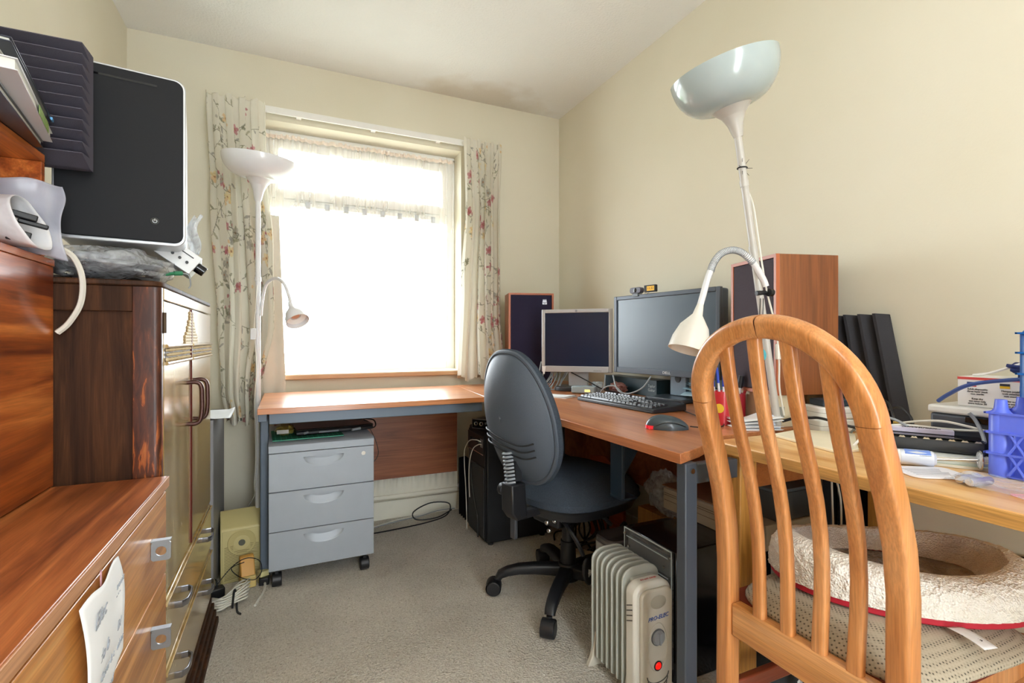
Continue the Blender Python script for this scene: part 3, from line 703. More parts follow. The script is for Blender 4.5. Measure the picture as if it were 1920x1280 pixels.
cable('white_cable', [(-.405, 1.215, 1.165), (-.385, 1.238, 1.150), (-.372, 1.243, 1.11), (-.374, 1.243, 1.06), (-.392, 1.243, 1.02), (-.41, 1.243, 1.0)], .0055, WCAB, 'thick white cable looping down beside the wardrobe from the niche')

# ================================================================ filing cabinet, slim lamp and floor clutter
t = thing('filing_cabinet', 'grey steel filing cabinet squeezed between wardrobe and curtain', 'filing cabinet', (-.44, 2.35, 0))
FG = M('filing_grey', '#8e8e90', .45)
obj('body', G().box(-.655, -.262, 2.212, 2.56, .01, .675), FG, t, world=True, bevel=.003)
for z0, z1 in ((.02, .33), (.335, .655)): obj('drawer', G().box(-.65, -.275, 2.20, 2.2118, z0, z1), FG, t, world=True, bevel=.002)
t = thing('envelope', 'crumpled white windowed envelope on top of the filing cabinet', 'envelope', (-.28, 2.28, .676))
obj('paper', G().grid(lambda u, v: (-.36+.155*u, 2.205+.19*v, .681+.012*max(0, math.sin(u*5+v*2))+.010*v), 16, 16), M('envelope_paper', '#dfe4e8', .6, bump=(40, .4, .004)), t, world=True, solid=.0015)

LW = M('lamp_white_enamel', '#dfe0e3', .3, coat=.3)
LS = M('lamp_shade_white', '#e6e8ee', .25, coat=.4)
def uplighter(name, label, top, base, R, dia, shade_h, cone_h, shade_mat, tilt=None, enamel=None):
    LW = enamel or globals()['LW']
    """torchiere: top = point where cone meets pole"""
    top, base = Vector(top), Vector(base); A = (top-base).normalized()
    t = thing(name, label, 'floor lamp', tuple(base))
    S_ = Vector(tilt).normalized() if tilt else A
    if base.z < .1: obj('base', G().lathe([(0, .022), (.03, .022), (.04, .016), (.115, .010), (.12, .004), (.12, 0)], base, (0, 0, 1)), LW, t, world=True)
    obj('pole', G().cyl(base+Vector((0, 0, .01)), top, R, n=16), LW, t, world=True)
    obj('cone', G().lathe([(R*1.15, -.012), (R*1.5, 0), (R*2.0, cone_h*.35), (R*3.1, cone_h*.7), (R*5.2, cone_h), (R*5.0, cone_h-.002), (R*2.5, cone_h*.6)], top, S_), LW, t, world=True)
    r = dia/2; r0 = R*5.0
    pr = [(r0+(r-r0)*math.sin(PI/2*q)**.85, cone_h-.002+shade_h*(1-math.cos(PI/2*q))**.95) for q in [i/16 for i in range(17)]]
    pr += [(a-.003, b+.001) for a, b in reversed(pr)]
    obj('shade', G().lathe(pr, top, S_, n=64), shade_mat, t, world=True)
    obj('bulb', G().ball(top+S_*(cone_h+.03), .028), M('bulb_glass', '#f2f2ea', .2), t, world=True)
    return t, top, base, A
tl, top, base, A = uplighter('floor_lamp', 'slim white floor lamp with bowl shade in front of the left curtain', (-.119, 2.415, 1.60), (-.119, 2.415, 0.0), .0105, .30, .085, .085, LS, tilt=(.06, -.10, 1))
for z in (1.10, 1.24): obj('pole_collar', G().cyl((-.119, 2.415, z), (-.119, 2.415, z+.018), .0135), LW, tl, world=True)
a = obj('reading_arm', G().tube([(-.108, 2.41, 1.09), (-.10, 2.40, 1.17), (-.085, 2.38, 1.225), (-.05, 2.33, 1.247), (-.018, 2.285, 1.225), (.003, 2.258, 1.17), (.010, 2.250, 1.13)], .0065, n=10), LW, tl, world=True)
def spot(par, neck, ax, r, h, mat):
    neck = Vector(neck); pr = [(.008, -.018), (.011, 0), (.013, h*.12), (r*.72, h*.42), (r*.93, h*.72), (r, h), (r*.95, h), (r*.88, h*.7), (r*.6, h*.45)]
    s = obj('spot_shade', G().lathe(pr, neck, ax, n=48), mat, par, world=True)
    A_ = Vector(ax).normalized()
    obj('reflector', G().lathe([(r*.85, h*.80), (r*.45, h*.70), (r*.44, h*.60), (.0, h*.60)], neck, ax, n=40), M('lamp_inner_white', '#f4f4f2', .4), s, world=True)
    obj('spot_bulb', G().lathe([(0, h*.69), (r*.34, h*.68), (r*.40, h*.62)], neck, ax, n=32), M('peach_lamp_glass', '#d8a184', .4), s, world=True)
spot(a, (.012, 2.247, 1.126), (.32, -.62, -.85), .046, .085, LS)
obj('inline_switch', G().box(-.148, -.125, 2.392, 2.404, .985, 1.035), LW, tl, world=True, bevel=.003)
obj('cord', G().tube([(-.122, 2.398, 1.22), (-.128, 2.395, 1.12), (-.134, 2.395, 1.035)], .002, n=5).tube([(-.130, 2.396, .985), (-.124, 2.396, .85), (-.131, 2.396, .72), (-.126, 2.396, .5), (-.132, 2.4, .36), (-.135, 2.45, .30), (-.19, 2.6, .16), (-.22, 2.68, .03)], .0024, n=5), WCAB, tl, world=True)

# beige computer speaker on the floor
BEI = M('aged_beige_plastic', '#cdbf85', .45)
t = thing('computer_speaker', 'yellowed beige computer speaker with slotted front standing on the carpet', 'speaker', (-.180, 2.36, 0), math.radians(7))
obj('cabinet', G().prism([(-.065, 0), (-.065, .215), (-.06, .222), (.055, .262), (.065, .255), (.065, 0)], -.076, .076, axis=0), BEI, t, bevel=.004)
obj('front_face', G().box(-.070, .070, -.069, -.0652, .008, .212), M('aged_beige_front', '#c9bc84', .5), t, bevel=.002)
g = G()
for i in range(22):
    z = .015+.0062*i
    pts = [Vector((-.062+.124*q/12, -.0695, z+.006*math.cos(PI*(q/12-.5)))) for q in range(13)]
    if i > 17: pts = [p for p in pts if p.x < -.028]
    g.tube(pts, .0010, n=4, smooth=1)
    if i > 17: g.tube([Vector((-p.x, p.y, p.z)) for p in pts], .0010, n=4, smooth=1)
o = obj('grille_slots', g, M('slot_dark', '#6a6038', .8), t)
obj('round_dish', G().lathe([(.052, 0), (.050, .0016), (.02, -.001), (.0165, -.006)], (0, -.0692, .158), (0, -1, 0), n=48), M('aged_beige_dish', '#bfb178'), t)
obj('control_knob', G().cyl((0, -.0690, .158), (0, -.0712, .158), .0125, n=28), M('knob_grey', '#5a5a4c', .4), t)
t = thing('tape_gun', 'orange-yellow plastic gadget leaning against the front of the beige speaker', 'gadget', (-.148, 2.235, 0), math.radians(12))
OR = M('aged_orange_plastic', '#cf9a48', .45)
obj('body', G().prism([(-.015, 0), (-.028, .012), (-.02, .06), (.012, .115), (.03, .118), (.03, .02), (.02, 0)], -.026, .026, axis=0), OR, t, bevel=.004)
obj('lower_cover', G().box(-.028, .028, -.034, -.012, .004, .05), M('beige_cover', '#c7b070', .5), t, bevel=.005)
t = thing('wall_plug_box', 'small pale yellow box-shaped plug beside the pedestal castor', 'plug', (-.092, 2.245, 0), math.radians(25))
obj('casing', G().box(-.018, .018, -.018, .018, .0, .05), M('pale_yellow_plastic', '#d5cb93', .5), t, bevel=.004)
obj('flat_lead', G().tube([(0, -.016, .012), (-.03, -.08, .006), (-.10, -.17, .006)], .005, n=6), WCAB, t)
t = thing('power_adapter', 'black mains plug standing on the carpet by the wardrobe foot', 'plug', (-.245, 2.165, 0), math.radians(20))
obj('plug_body', G().box(-.024, .024, -.018, .018, .003, .048), BLK, t, bevel=.005)
obj('plug_cord', G().tube([(0, 0, .045), (0, .01, .07), (-.01, .05, .06), (-.03, .11, .004)], .003), BCAB, t)
t = thing('cable_bundle', 'bundle of cream cable tied with a black strap on the carpet by the wardrobe', 'cable bundle', (-.20, 2.10, 0))
g = G()
for i in range(9):
    h = .006+.007*(i % 5); w = .012*(i-4)
    g.tube([(-.255, 2.10+w*.5, h), (-.225, 2.06+w*.4, h+.012), (-.19, 2.08, h+.008), (-.145, 2.13+w, h+.02), (-.14, 2.165+w, h+.01), (-.17, 2.13+w*.8, h+.022), (-.21, 2.095+w*.3, h+.006), (-.25, 2.075+w*.6, h)], .0032, n=6, smooth=6)
obj('cable', g, WCAB, t, world=True)
obj('strap', G().tube([(-.185, 2.065, .004), (-.182, 2.075, .045), (-.18, 2.10, .055), (-.176, 2.115, .02), (-.168, 2.04, .004), (-.155, 2.01, .004)], .004, n=5), BLK, t, world=True)
cable('black_cable', [(-.25, 2.17, .05), (-.20, 2.20, .10), (-.15, 2.19, .13), (-.105, 2.20, .11), (-.095, 2.19, .07), (-.12, 2.18, .045), (-.17, 2.19, .06), (-.20, 2.19, .10), (-.155, 2.18, .12)], .0018, BCAB, 'thin black cable looped in front of the beige speaker')
cable('black_cable', [(-.17, 2.60, .004), (-.21, 2.55, .04), (-.20, 2.50, .12), (-.14, 2.49, .13), (-.10, 2.52, .07), (-.07, 2.55, .02), (-.06, 2.60, .004)], .003, BCAB, 'thin black cable arching on the floor behind the beige speaker')
# ================================================================ DESKS
DESKW = wood('orange_beech_laminate', '#d08d5c', '#c27c4b', '#ab663a', axis=0, s=.9, rough=.30, coat=.35, contrast=.8)
DESKY = wood('orange_beech_laminate_long', '#cc8a5c', '#be794b', '#a9653b', axis=1, s=.9, rough=.32, coat=.3, contrast=.8)
PANEL = wood('brown_beech_panel', '#a2613c', '#8f5232', '#7a4228', axis=0, s=.9, rough=.4, contrast=.8)
STL = M('blue_grey_steel', '#5d6b7b', .38, .1)
t = thing('desk', 'orange beech office desk under the window with blue-grey steel frame', 'desk', (.35, 2.34, 0))
obj('desktop', G().prism([(-.103, 2.04), (.801, 2.046), (.852, 2.64), (-.103, 2.64)], .708, .73), DESKW, t, world=True, bevel=.0015)
obj('front_beam', G().box(-.065, .79, 2.062, 2.082, .667, .7075), STL, t, world=True, bevel=.002)
obj('leg', G().box(-.103, -.072, 2.25, 2.325, .03, .675), STL, t, world=True, bevel=.003)
obj('foot', G().box(-.106, -.069, 2.21, 2.56, .0, .03), BLK, t, world=True, bevel=.004)
obj('top_arm', G().box(-.103, -.072, 2.085, 2.60, .675, .7075), STL, t, world=True, bevel=.002)
obj('modesty_panel', G().box(-.06, .849, 2.600, 2.616, .262, .7055), PANEL, t, world=True, bevel=.001)
t = thing('desk', 'large orange beech corner desk along the right wall carrying the monitors', 'desk', (1.2, 1.7, 0))
obj('desktop', G().prism([(.8025, .852), (.89, .884), (1.05, .968), (1.575, .968), (1.575, 2.66), (.856, 2.66), (.8035, 2.044)], .706, .73), DESKY, t, world=True, bevel=.0015)
obj('leg', G().box(.8175, .854, .853, .8815, 0, .7055), CHAR, t, world=True, bevel=.003)
obj('crossbar', G().box(.8542, .985, .856, .880, .655, .7), CHAR, t, world=True, bevel=.002)
obj('bolt', G().cyl((.836, .853, .688), (.836, .848, .688), .006, n=12), STEEL, t, world=True)
obj('leg', G().box(1.53, 1.56, .98, 1.01, 0, .7055), CHAR, t, world=True, bevel=.003)
obj('leg', G().box(1.52, 1.56, 2.58, 2.62, 0, .7055), CHAR, t, world=True, bevel=.003)
obj('modesty_panel', G().box(1.515, 1.529, 1.02, 2.57, .30, .7055), PANEL, t, world=True)
obj('grommet', G().lathe([(.0, -.002), (.028, -.002), (.03, -.006), (.03, 0)], (1.02, 1.86, .7055), (0, 0, 1)), M('grommet_grey', '#5c6b7d', .4), t, world=True)
tb = thing('computer_bracket', 'dark steel holder hanging under the corner desk in front of the chair seat', 'bracket', (1.03, 1.36, .456))
obj('upright', G().box(.998, 1.010, 1.325, 1.390, .462, .7055), M('navy_steel', '#20303f', .35), tb, world=True, bevel=.002)
obj('brace', G().prism([(1.0105, .70), (1.15, .70), (1.13, .67), (1.03, .53), (1.0105, .49)], 1.352, 1.362, axis=1), M('navy_steel', '#20303f'), tb, world=True, bevel=.002)
obj('shelf_lip', G().box(.998, 1.06, 1.325, 1.390, .456, .4618), M('navy_steel', '#20303f'), tb, world=True)
# pine table in front on the right
def pine(name, axis):
    k = NT(name); b = k.b; sc = [9, 9, 9]; sc[axis] = .9; c = k.coords(tuple(sc))
    n = k.n('TexNoise', i_Scale=1.3, i_Detail=6.0, i_Distortion=1.5); k.l(c, n.inputs['Vector'])
    col = k.ramp(n.outputs[0], [(.30, '#bf8040'), (.46, '#dba765'), (.60, '#e8bd80'), (.75, '#d08a45')])
    c1 = k.coords((1, 1, 1)); v = k.n('TexVoronoi', i_Scale=3.6); k.l(c1, v.inputs['Vector'])
    r = k.ramp(v.outputs['Distance'], [(.04, '#000000'), (.09, '#ffffff')]); mx = k.n('Mix', data_type='RGBA'); k.l(r, mx.inputs[0]); mx.inputs[6].default_value = lin('#a8642f'); k.l(col, mx.inputs[7])
    k.l(mx.outputs[2], b.inputs['Base Color']); b.inputs['Roughness'].default_value = .38; b.inputs['Coat Weight'].default_value = .2
    k.bump(n.outputs[0], .12, .001); return k.m
PINE = pine('pine_top', 1); PINEV = wood('yellow_pine_leg', '#d9a65c', '#c58f44', '#a06c2c', axis=2, s=1.6, rough=.4)
ROUGH = wood('rough_sawn_edge', '#d9a85e', '#c08f4a', '#8f6a38', axis=1, s=2.2, rough=.6)
t = thing('pine_table', 'home-made pine table with rough front edge in the near right corner', 'table', (1.28, .4, 0))
obj('tabletop', G().box(.984, 1.572, -.5, .93, .706, .73), PINE, t, world=True, bevel=.002)
obj('rough_edge', G().box(.9795, .9838, -.5, .93, .705, .7285), ROUGH, t, world=True, bevel=.001)
obj('apron', G().box(1.059, 1.499, .865, .885, .62, .7055), wood('dark_pine', '#a9642f', '#95531f', '#743c17', axis=1, rough=.45), t, world=True)
obj('leg', G().box(1.0, 1.058, .862, .922, 0, .7055), PINEV, t, world=True, bevel=.003)
obj('leg', G().box(1.50, 1.56, .80, .86, 0, .7055), PINEV, t, world=True, bevel=.003)
obj('leg', G().box(1.0, 1.058, -.45, -.39, 0, .7055), PINEV, t, world=True, bevel=.003)
obj('leg', G().box(1.50, 1.56, -.45, -.39, 0, .7055), PINEV, t, world=True, bevel=.003)

# ================================================================ pedestal
PG = M('silver_grey_steel', '#a2aab4', .42, .15)
t = thing('drawer_pedestal', 'grey steel three-drawer pedestal on castors under the window desk', 'drawer unit', (-.07, 2.15, 0), math.radians(1.2))
obj('body', G().box(0.001, .403, .012, .42, .075, .572), PG, t, bevel=.002)
obj('top', G().prism([(0, .538), (0, .566), (.012, .574), (.43, .580), (.43, .5725), (.012, .5725), (.012, .538)], 0, .404, axis=0), PG, t, bevel=.001)
for i, (z0, z1) in enumerate(((.3865, .5355), (.229, .382), (.076, .2255))):
    def ff(u, v, z0=z0, z1=z1):
        x = .001+.402*u; z = z0+(z1-z0)*v; cx = .204; zt_ = z1-.022
        e = ((x-cx)/.076)**2+((z-zt_)/.040)**2
        y = 0.0
        if e < 1 and z < zt_: y = .016*(1-e)**.5*(.25+.75*min(1, (z-(zt_-.04))/.04))
        return (x, y, z)
    g = G().grid(ff, 180, 80); 
    g.box(.001, .403, .0165, .019, z0, z1); g.box(.001, .002, 0, .0165, z0, z1); g.box(.402, .403, 0, .0165, z0, z1); g.box(.001, .403, .0, .0165, z1-.0005, z1)
    d = obj('drawer', g, PG, t)
obj('lock', G().cyl((.360, -.001, .508), (.360, -.004, .508), .0085, n=20).box(.3592, .3608, -.0045, -.0035, .504, .512), STEEL, t)
for x, y in ((.03, .04), (.37, .04), (.03, .38), (.37, .38)):
    w = obj('castor', G().cyl((x-.018, y, .027), (x+.018, y, .027), .027, n=20), BLK, t, bevel=.003)
    obj('castor_housing', G().box(x-.006, x+.006, y-.012, y+.012, .03, .0755), BLK, w)
t = thing('cutting_mat', 'green gridded cutting mat lying on top of the drawer pedestal', 'mat', (.05, 2.3, .580), math.radians(3))
k = NT('green_grid_mat'); c = k.coords((1, 1, 1)); bt = k.n('TexBrick', i_Scale=1.0); bt.offset = 0; bt.inputs['Brick Width'].default_value = .02; bt.inputs['Row Height'].default_value = .02; bt.inputs['Mortar Size'].default_value = .001
bt.inputs['Color1'].default_value = lin('#0e6f5a'); bt.inputs['Color2'].default_value = lin('#0e6f5a'); bt.inputs['Mortar'].default_value = lin('#4fae90'); k.l(c, bt.inputs[0]); k.l(bt.outputs[0], k.b.inputs['Base Color']); k.b.inputs['Roughness'].default_value = .6
obj('mat', G().box(-.112, .16, -.12, .12, .001, .004), k.m, t)
t = thing('laptop', 'closed black laptop on the green mat under the window desk', 'laptop', (.165, 2.37, .5845), math.radians(7))
obj('base', G().box(-.15, .17, -.12, .12, .002, .018), BLK, t, bevel=.004)
obj('lid', G().box(-.15, .17, -.12, .12, .0185, .026), BLKG, t, bevel=.003)
obj('ports', G().box(-.06, .02, -.1215, -.1199, .006, .012), M('port_grey', '#7d8188', .4), t)
obj('plug', G().cyl((-.12, -.135, .012), (-.105, -.123, .014), .005), GCAB, t)
obj('plug', G().cyl((.07, -.14, .01), (.11, -.13, .012), .006), GCAB, t)
obj('lead', G().tube([(.11, -.13, .012), (.17, -.135, .012), (.19, -.06, .03), (.165, .02, .03)], .003), BCAB, t)
t = thing('packet', 'crinkled yellow packet with a white label beside the laptop on the pedestal', 'packet', (-.012, 2.33, .5805))
obj('wrapper', crumple(.036, .08, .022, 5, .25), M('yellow_wrapper', '#a99a4e', .35, coat=.5, bump=(40, .5, .004)), t)
obj('label_patch', G().box(-.03, .015, -.096, -.093, .018, .034, R=Rx(-.5)), M('label_silver', '#c9c9c6', .4), t)
cable('black_cable', [(.30, 2.47, .62), (.325, 2.40, .605), (.345, 2.31, .57), (.365, 2.30, .52), (.375, 2.30, .47), (.362, 2.31, .435), (.345, 2.31, .43)], .0014, BCAB, 'thin black lead looping down beside the right side of the pedestal')

# guitar amp and neighbours
AMPB = M('amp_black_vinyl', '#101318', .6, bump=(500, .4, .001))
t = thing('guitar_amplifier', 'tall black guitar amplifier on the carpet where the two desks meet', 'amplifier', (1.0, 2.31, 0))
obj('cabinet', G().box(.862, 1.20, 2.187, 2.44, .012, .545), AMPB, t, world=True, bevel=.008)
obj('front_baffle', G().box(.8565, .8618, 2.20, 2.43, .02, .53), AMPB, t, world=True, bevel=.002)
obj('speaker_grille', G().box(.8505, .8562, 2.205, 2.425, .035, .37), M('amp_grille_cloth', '#3a3d40', .8, bump=(700, .8, .002)), t, world=True, bevel=.002)
p = obj('control_panel', G().box(.8505, .8562, 2.205, 2.425, .435, .52), BLK, t, world=True, bevel=.001)
obj('trim_line', G().box(.8495, .8504, 2.205, 2.425, .430, .434), STEEL, p, world=True)
for i in range(4): obj('control_knob', G().cyl((.8505, 2.25+.04*i, .487), (.840, 2.25+.04*i, .487), .007, n=14), BLK, p, world=True)
obj('jack_plate', G().box(.8495, .8504, 2.212, 2.245, .465, .505), M('jack_plate_grey', '#9aa0a4', .35, .5), p, world=True)
for x in (.89, 1.17):
    for y in (2.21, 2.41): obj('foot', G().cyl((x, y, 0), (x, y, .0125), .014, n=14), BLK, t, world=True)
cable('jack_cable', [(.849, 2.235, .492), (.83, 2.25, .50), (.81, 2.29, .49), (.80, 2.33, .44), (.805, 2.35, .36), (.815, 2.36, .25), (.82, 2.36, .12), (.825, 2.37, .03)], .0022, WCAB, 'pale lead curving down from the upper socket of the guitar amplifier')
cable('jack_cable', [(.849, 2.225, .480), (.838, 2.24, .478), (.825, 2.28, .45), (.818, 2.31, .38), (.822, 2.33, .28), (.826, 2.33, .20)], .0022, WCAB, 'pale lead hanging from the lower socket of the guitar amplifier')
t = thing('microphone_cable', 'black strap and plug dangling down the front of the guitar amplifier', 'cable', (.84, 2.30, 0))
obj('strap', G().tube([(.838, 2.34, .37), (.834, 2.33, .30), (.832, 2.30, .24), (.834, 2.27, .17), (.838, 2.25, .12), (.838, 2.245, .03)], .004), BCAB, t, world=True)
t = thing('recording_interface', 'small black recording interface with silver bezel on top of the guitar amplifier', 'audio interface', (.885, 2.26, .5455), math.radians(-52))
obj('body', G().box(-.075, .075, 0, .10, .004, .044), BLK, t, bevel=.003)
g = G().box(-.078, .078, -.004, 0, .0, .003).box(-.078, .078, -.004, 0, .045, .048).box(-.078, -.075, -.004, 0, 0, .048).box(.075, .078, -.004, 0, 0, .048)
obj('bezel', g, STEEL, t)
obj('fascia', G().box(-.074, .074, -.002, -.0002, .004, .044), BLKG, t)
for x in (-.055, -.025): obj('input_socket', G().lathe([(.006, .001), (.010, .002), (.0115, 0)], (x, -.002, .024), (0, -1, 0), n=24), STEEL, t)
for x in (.005, .022, .039, .056): obj('knob', G().cyl((x, -.002, .03), (x, -.012, .03), .0055, n=14), M('knob_silver', '#8f9298', .3, .6), t)
g = G()
for i in range(7):
    y = .033*i; g.prism([(y, 0), (y+.033, 0), (y+.033, .004), (y+.0165, .045), (y, .004)], 0, .32, axis=2)
g.v = [(-p[1], p[0], p[2]) for p in g.v]
t = thing('acoustic_foam_tile', 'black wedge foam tile standing on the carpet between guitar amplifier and back wall', 'foam tile', (.925, 2.45, .0), 0)
obj('wedge_foam', g, M('black_foam', '#22242a', .95, spec=.1, bump=(900, .5, .002)), t, smooth=False)
for i, (dy, r, lab) in enumerate(((0, .003, 'white cable lying along the skirting below the radiator'), (.02, .003, 'grey cable lying along the carpet edge below the radiator'))):
    cable('floor_cable', [(.16, 2.66-dy, .004), (.35, 2.64-dy, .004+.004*i), (.52, 2.68-dy, .012), (.65, 2.66-dy, .03), (.76, 2.69-dy, .035), (.86, 2.70-dy, .03)], r, [WCAB, GCAB][i], lab)
t = thing('floor_cable', 'black cable coiled in loops on the carpet between radiator and guitar amplifier', 'cable', (.7, 2.6, 0))
obj('cable', G().tube([(.2, 2.56, .004), (.45, 2.57, .004), (.68, 2.60, .005), (.80, 2.63, .02), (.82, 2.66, .07), (.72, 2.68, .08), (.62, 2.66, .05), (.63, 2.62, .02), (.74, 2.61, .02), (.83, 2.64, .04)], .0035, n=6), BCAB, t, world=True)

# ================================================================ OFFICE CHAIR
SHELL = M('grey_black_shell', '#4a535f', .5, bump=(650, .55, .0012))
FABR = M('charcoal_tweed', '#3e4650', .95, spec=.1, var=.35, vscale=260, bump=(420, .8, .002))
OB = M('chair_black', '#1a1b1f', .42, bump=(500, .3, .0006))
oc = thing('office_chair', 'dark grey fabric office chair on a black five-star base at the corner desk', 'office chair', (.985, 1.645, 0), math.radians(13.7))
YB_ = -.055; ZB_ = .722
def outline(a):
    ca, sa = math.cos(a), math.sin(a); p = 2.6
    q = (abs(ca)**p+abs(sa)**p)**(-1/p)
    y, z = q*ca, q*sa
    w = .180-.042*max(0, z)**1.3-.022*max(0, -z-.4)
    return y*w, z*.222
def backpt(a, r, side, off=0, scale=1):
    y, z = outline(a); y *= r*scale; z *= r*scale
    return backxyz(y, z, (-.050*(1-r**3.2)-off) if side == 'rear' else (.034*(1-r**5)+off))
def backxyz(y, z, x):
    return (-.262-.085*(z+.222)/.444-.014*math.cos(z*6.5)+.030*(y/.19)**2+x, y+YB_, ZB_+z)
obj('back_shell', G().grid(lambda u, v: backpt(2*PI*u, v, 'rear', .001), 72, 18, True), SHELL, oc).modifiers.new('thickness', 'SOLIDIFY').thickness = .004
obj('shell_rim', G().tube([backpt(2*PI*i/60, 1.0, 'rear', 0) for i in range(60)], .008, n=8, smooth=2, closed=True), SHELL, oc)
obj('back_cushion', G().grid(lambda u, v: backpt(2*PI*u, v*1.0, 'front', .012, 1.0) if v < .97 else tuple(Vector(backpt(2*PI*u, 1.0, 'front', .004))), 72, 20, True), FABR, oc).modifiers.new('thickness', 'SOLIDIFY').thickness = .006
obj('cushion_border', G().tube([Vector(backpt(2*PI*i/60, .985, 'front', .010)) for i in range(60)], .015, n=8, smooth=2, closed=True), FABR, oc)
for q, zz in enumerate((-.052, -.074, -.096)):
    pts = []
    for i in range(17):
        y = .150-.275*i/16; z = zz-.030*math.sin(max(0, (i-4)/12)*PI*.5)+(.016*((i-12)/4)**2 if i > 12 else 0)
        r_ = max(abs(y)/.188, abs(z)/.222); pts.append(backxyz(y, z, -.050*(1-min(1, r_)**3.2)-.003))
    obj('moulded_groove', G().tube(pts, .0030, n=6, smooth=3), M('groove_dark', '#1d1f24', .6), oc)
# ratchet spine
sy = YB_-.002
obj('spine_recess', G().box(-.325, -.300, sy-.027, sy+.027, .515, .612), M('groove_dark', '#1d1f24'), oc)
for i in range(9):
    z = .505+.0125*i; xo = -.004*i*.4
    obj('ratchet_rib', G().tube([(-.322+xo, sy-.021, z+.006), (-.338+xo, sy-.010, z+.003), (-.338+xo, sy+.010, z-.001), (-.322+xo, sy+.021, z-.003)], .0042, n=8, smooth=3), M('rib_grey', '#858c95', .3), oc)
obj('spine_housing', G().prism([(-.345, .505), (-.285, .505), (-.275, .385), (-.320, .380), (-.342, .41)], sy-.030, sy+.030, axis=1), OB, oc, bevel=.006)
obj('spine_bar', G().box(-.318, -.306, sy-.013, sy+.013, .315, .39), M('bar_grey', '#4b4d52', .4, .3), oc, bevel=.002)
obj('height_knob', G().cyl((-.325, sy+.031, .475), (-.325, sy+.052, .475), .022, n=10), OB, oc, bevel=.003)
obj('link_bar', G().box(-.29, -.10, sy-.016, sy+.016, .375, .402), OB, oc, bevel=.004)
# seat
def seatpt(a, r, top):
    ca, sa = math.cos(a), math.sin(a); p = 3.0
    q = (abs(ca)**p+abs(sa)**p)**(-1/p); x, y = q*ca*.235, q*sa*.232
    z = (.425+.075*(1-r**6)+.012*r*r*(1-r)*2-(.02*max(0, x*r/.235)**3)) if top else .405
    return (.01+x*r, y*r, z)
obj('seat', G().grid(lambda u, v: seatpt(2*PI*u, v*1.0, True), 72, 20, True).grid(lambda u, v: (seatpt(2*PI*u, 1.0, True)[0], seatpt(2*PI*u, 1.0, True)[1], .426-.022*v), 72, 3, True), FABR, oc)
obj('seat_pan', G().grid(lambda u, v: (.01+(seatpt(2*PI*u, 1, True)[0]-.01)*(1.012-.10*v), seatpt(2*PI*u, 1, True)[1]*(1.012-.10*v), .405-.040*v**1.5), 72, 6, True).grid(lambda u, v: (.01+(seatpt(2*PI*u, 1, True)[0]-.01)*.912*v, seatpt(2*PI*u, 1, True)[1]*.912*v, .3655), 72, 4, True), OB, oc)
obj('mechanism', G().box(-.12, .10, -.07, .07, .30, .364), OB, oc, bevel=.008)
for p in ((-.20, -.10, .355), (-.19, -.10, .325), (-.15, -.085, .345)): obj('bolt', G().ball(p, .009, 12, 8), STEEL, oc)
for p in ((-.10, -.085, .345), (-.075, -.085, .335)): obj('bolt', G().ball(p, .008, 12, 8), STEEL, oc)
for i, (pts, pd, nrm) in enumerate((([(-.10, -.06, .335), (-.12, -.12, .325), (-.115, -.16, .285), (-.10, -.175, .24)], (-.085, -.185, .185), -.2), ([(.06, -.06, .335), (.07, -.11, .32), (.09, -.14, .29)], (.12, -.165, .255), .35))):
    lv = obj('lever', G().tube(pts, .0075, n=8), OB, oc)
    pg = G().ball((0, 0, 0), 1, 20, 12, (.028, .012, .05)); Rr = Ry(nrm); pg.map(lambda p: Rr @ p + Vector(pd))
    obj('paddle', pg, OB, lv)
    dc = G()
    for q in range(3): dc.box(pd[0]-.012+.006*q, pd[0]-.009+.006*q, pd[1]-.0135, pd[1]-.0125, pd[2]-.012+.004*q, pd[2]+.014-.003*q)
    dc.box(pd[0]-.014, pd[0]+.008, pd[1]-.0135, pd[1]-.0125, pd[2]+.0, pd[2]+.003)
    obj('white_symbol', dc, WHT, lv)
obj('column_sleeve', G().lathe([(.0, .30), (.024, .30), (.024, .215), (.029, .213), (.031, .10), (.031, .07)], (0, 0, 0)), OB, oc)
obj('hub', G().lathe([(.0, .135), (.036, .13), (.045, .11), (.045, .07), (.03, .06), (0, .06)], (0, 0, 0)), OB, oc, bevel=.003)
for k_ in range(5):
    a = math.radians(82-13.7+72*k_); c_, s_ = math.cos(a), math.sin(a)
    P = [Vector((c_*r, s_*r, z)) for r, z in ((.02, .100), (.07, .103), (.13, .104), (.19, .100), (.235, .090), (.262, .078), (.270, .064))]
    lg = obj('base_leg', G().sweep(P, lambda q: rrect(.044-.018*q, .050-.014*q, .010, 3), (0, 0, 1)), OB, oc)
    cx, cy = .276*c_, .276*s_; n_ = Vector((-s_, c_, 0)); o_ = Vector((c_, s_, 0))*.012
    hd = G(); 
    for sgn in (-1, 1):
        hd.cyl(Vector((cx, cy, .028))+o_+n_*(.005*sgn), Vector((cx, cy, .028))+o_+n_*(.024*sgn), .027, n=22)
    w = obj('castor', hd, OB, lg, bevel=.003)
    obj('castor_hood', G().lathe([(.030, -.022), (.031, .0), (.030, .022)], Vector((cx, cy, .031))+o_, n_, n=22).cyl((cx, cy, .04), (cx, cy, .066), .010, n=12), OB, lg)

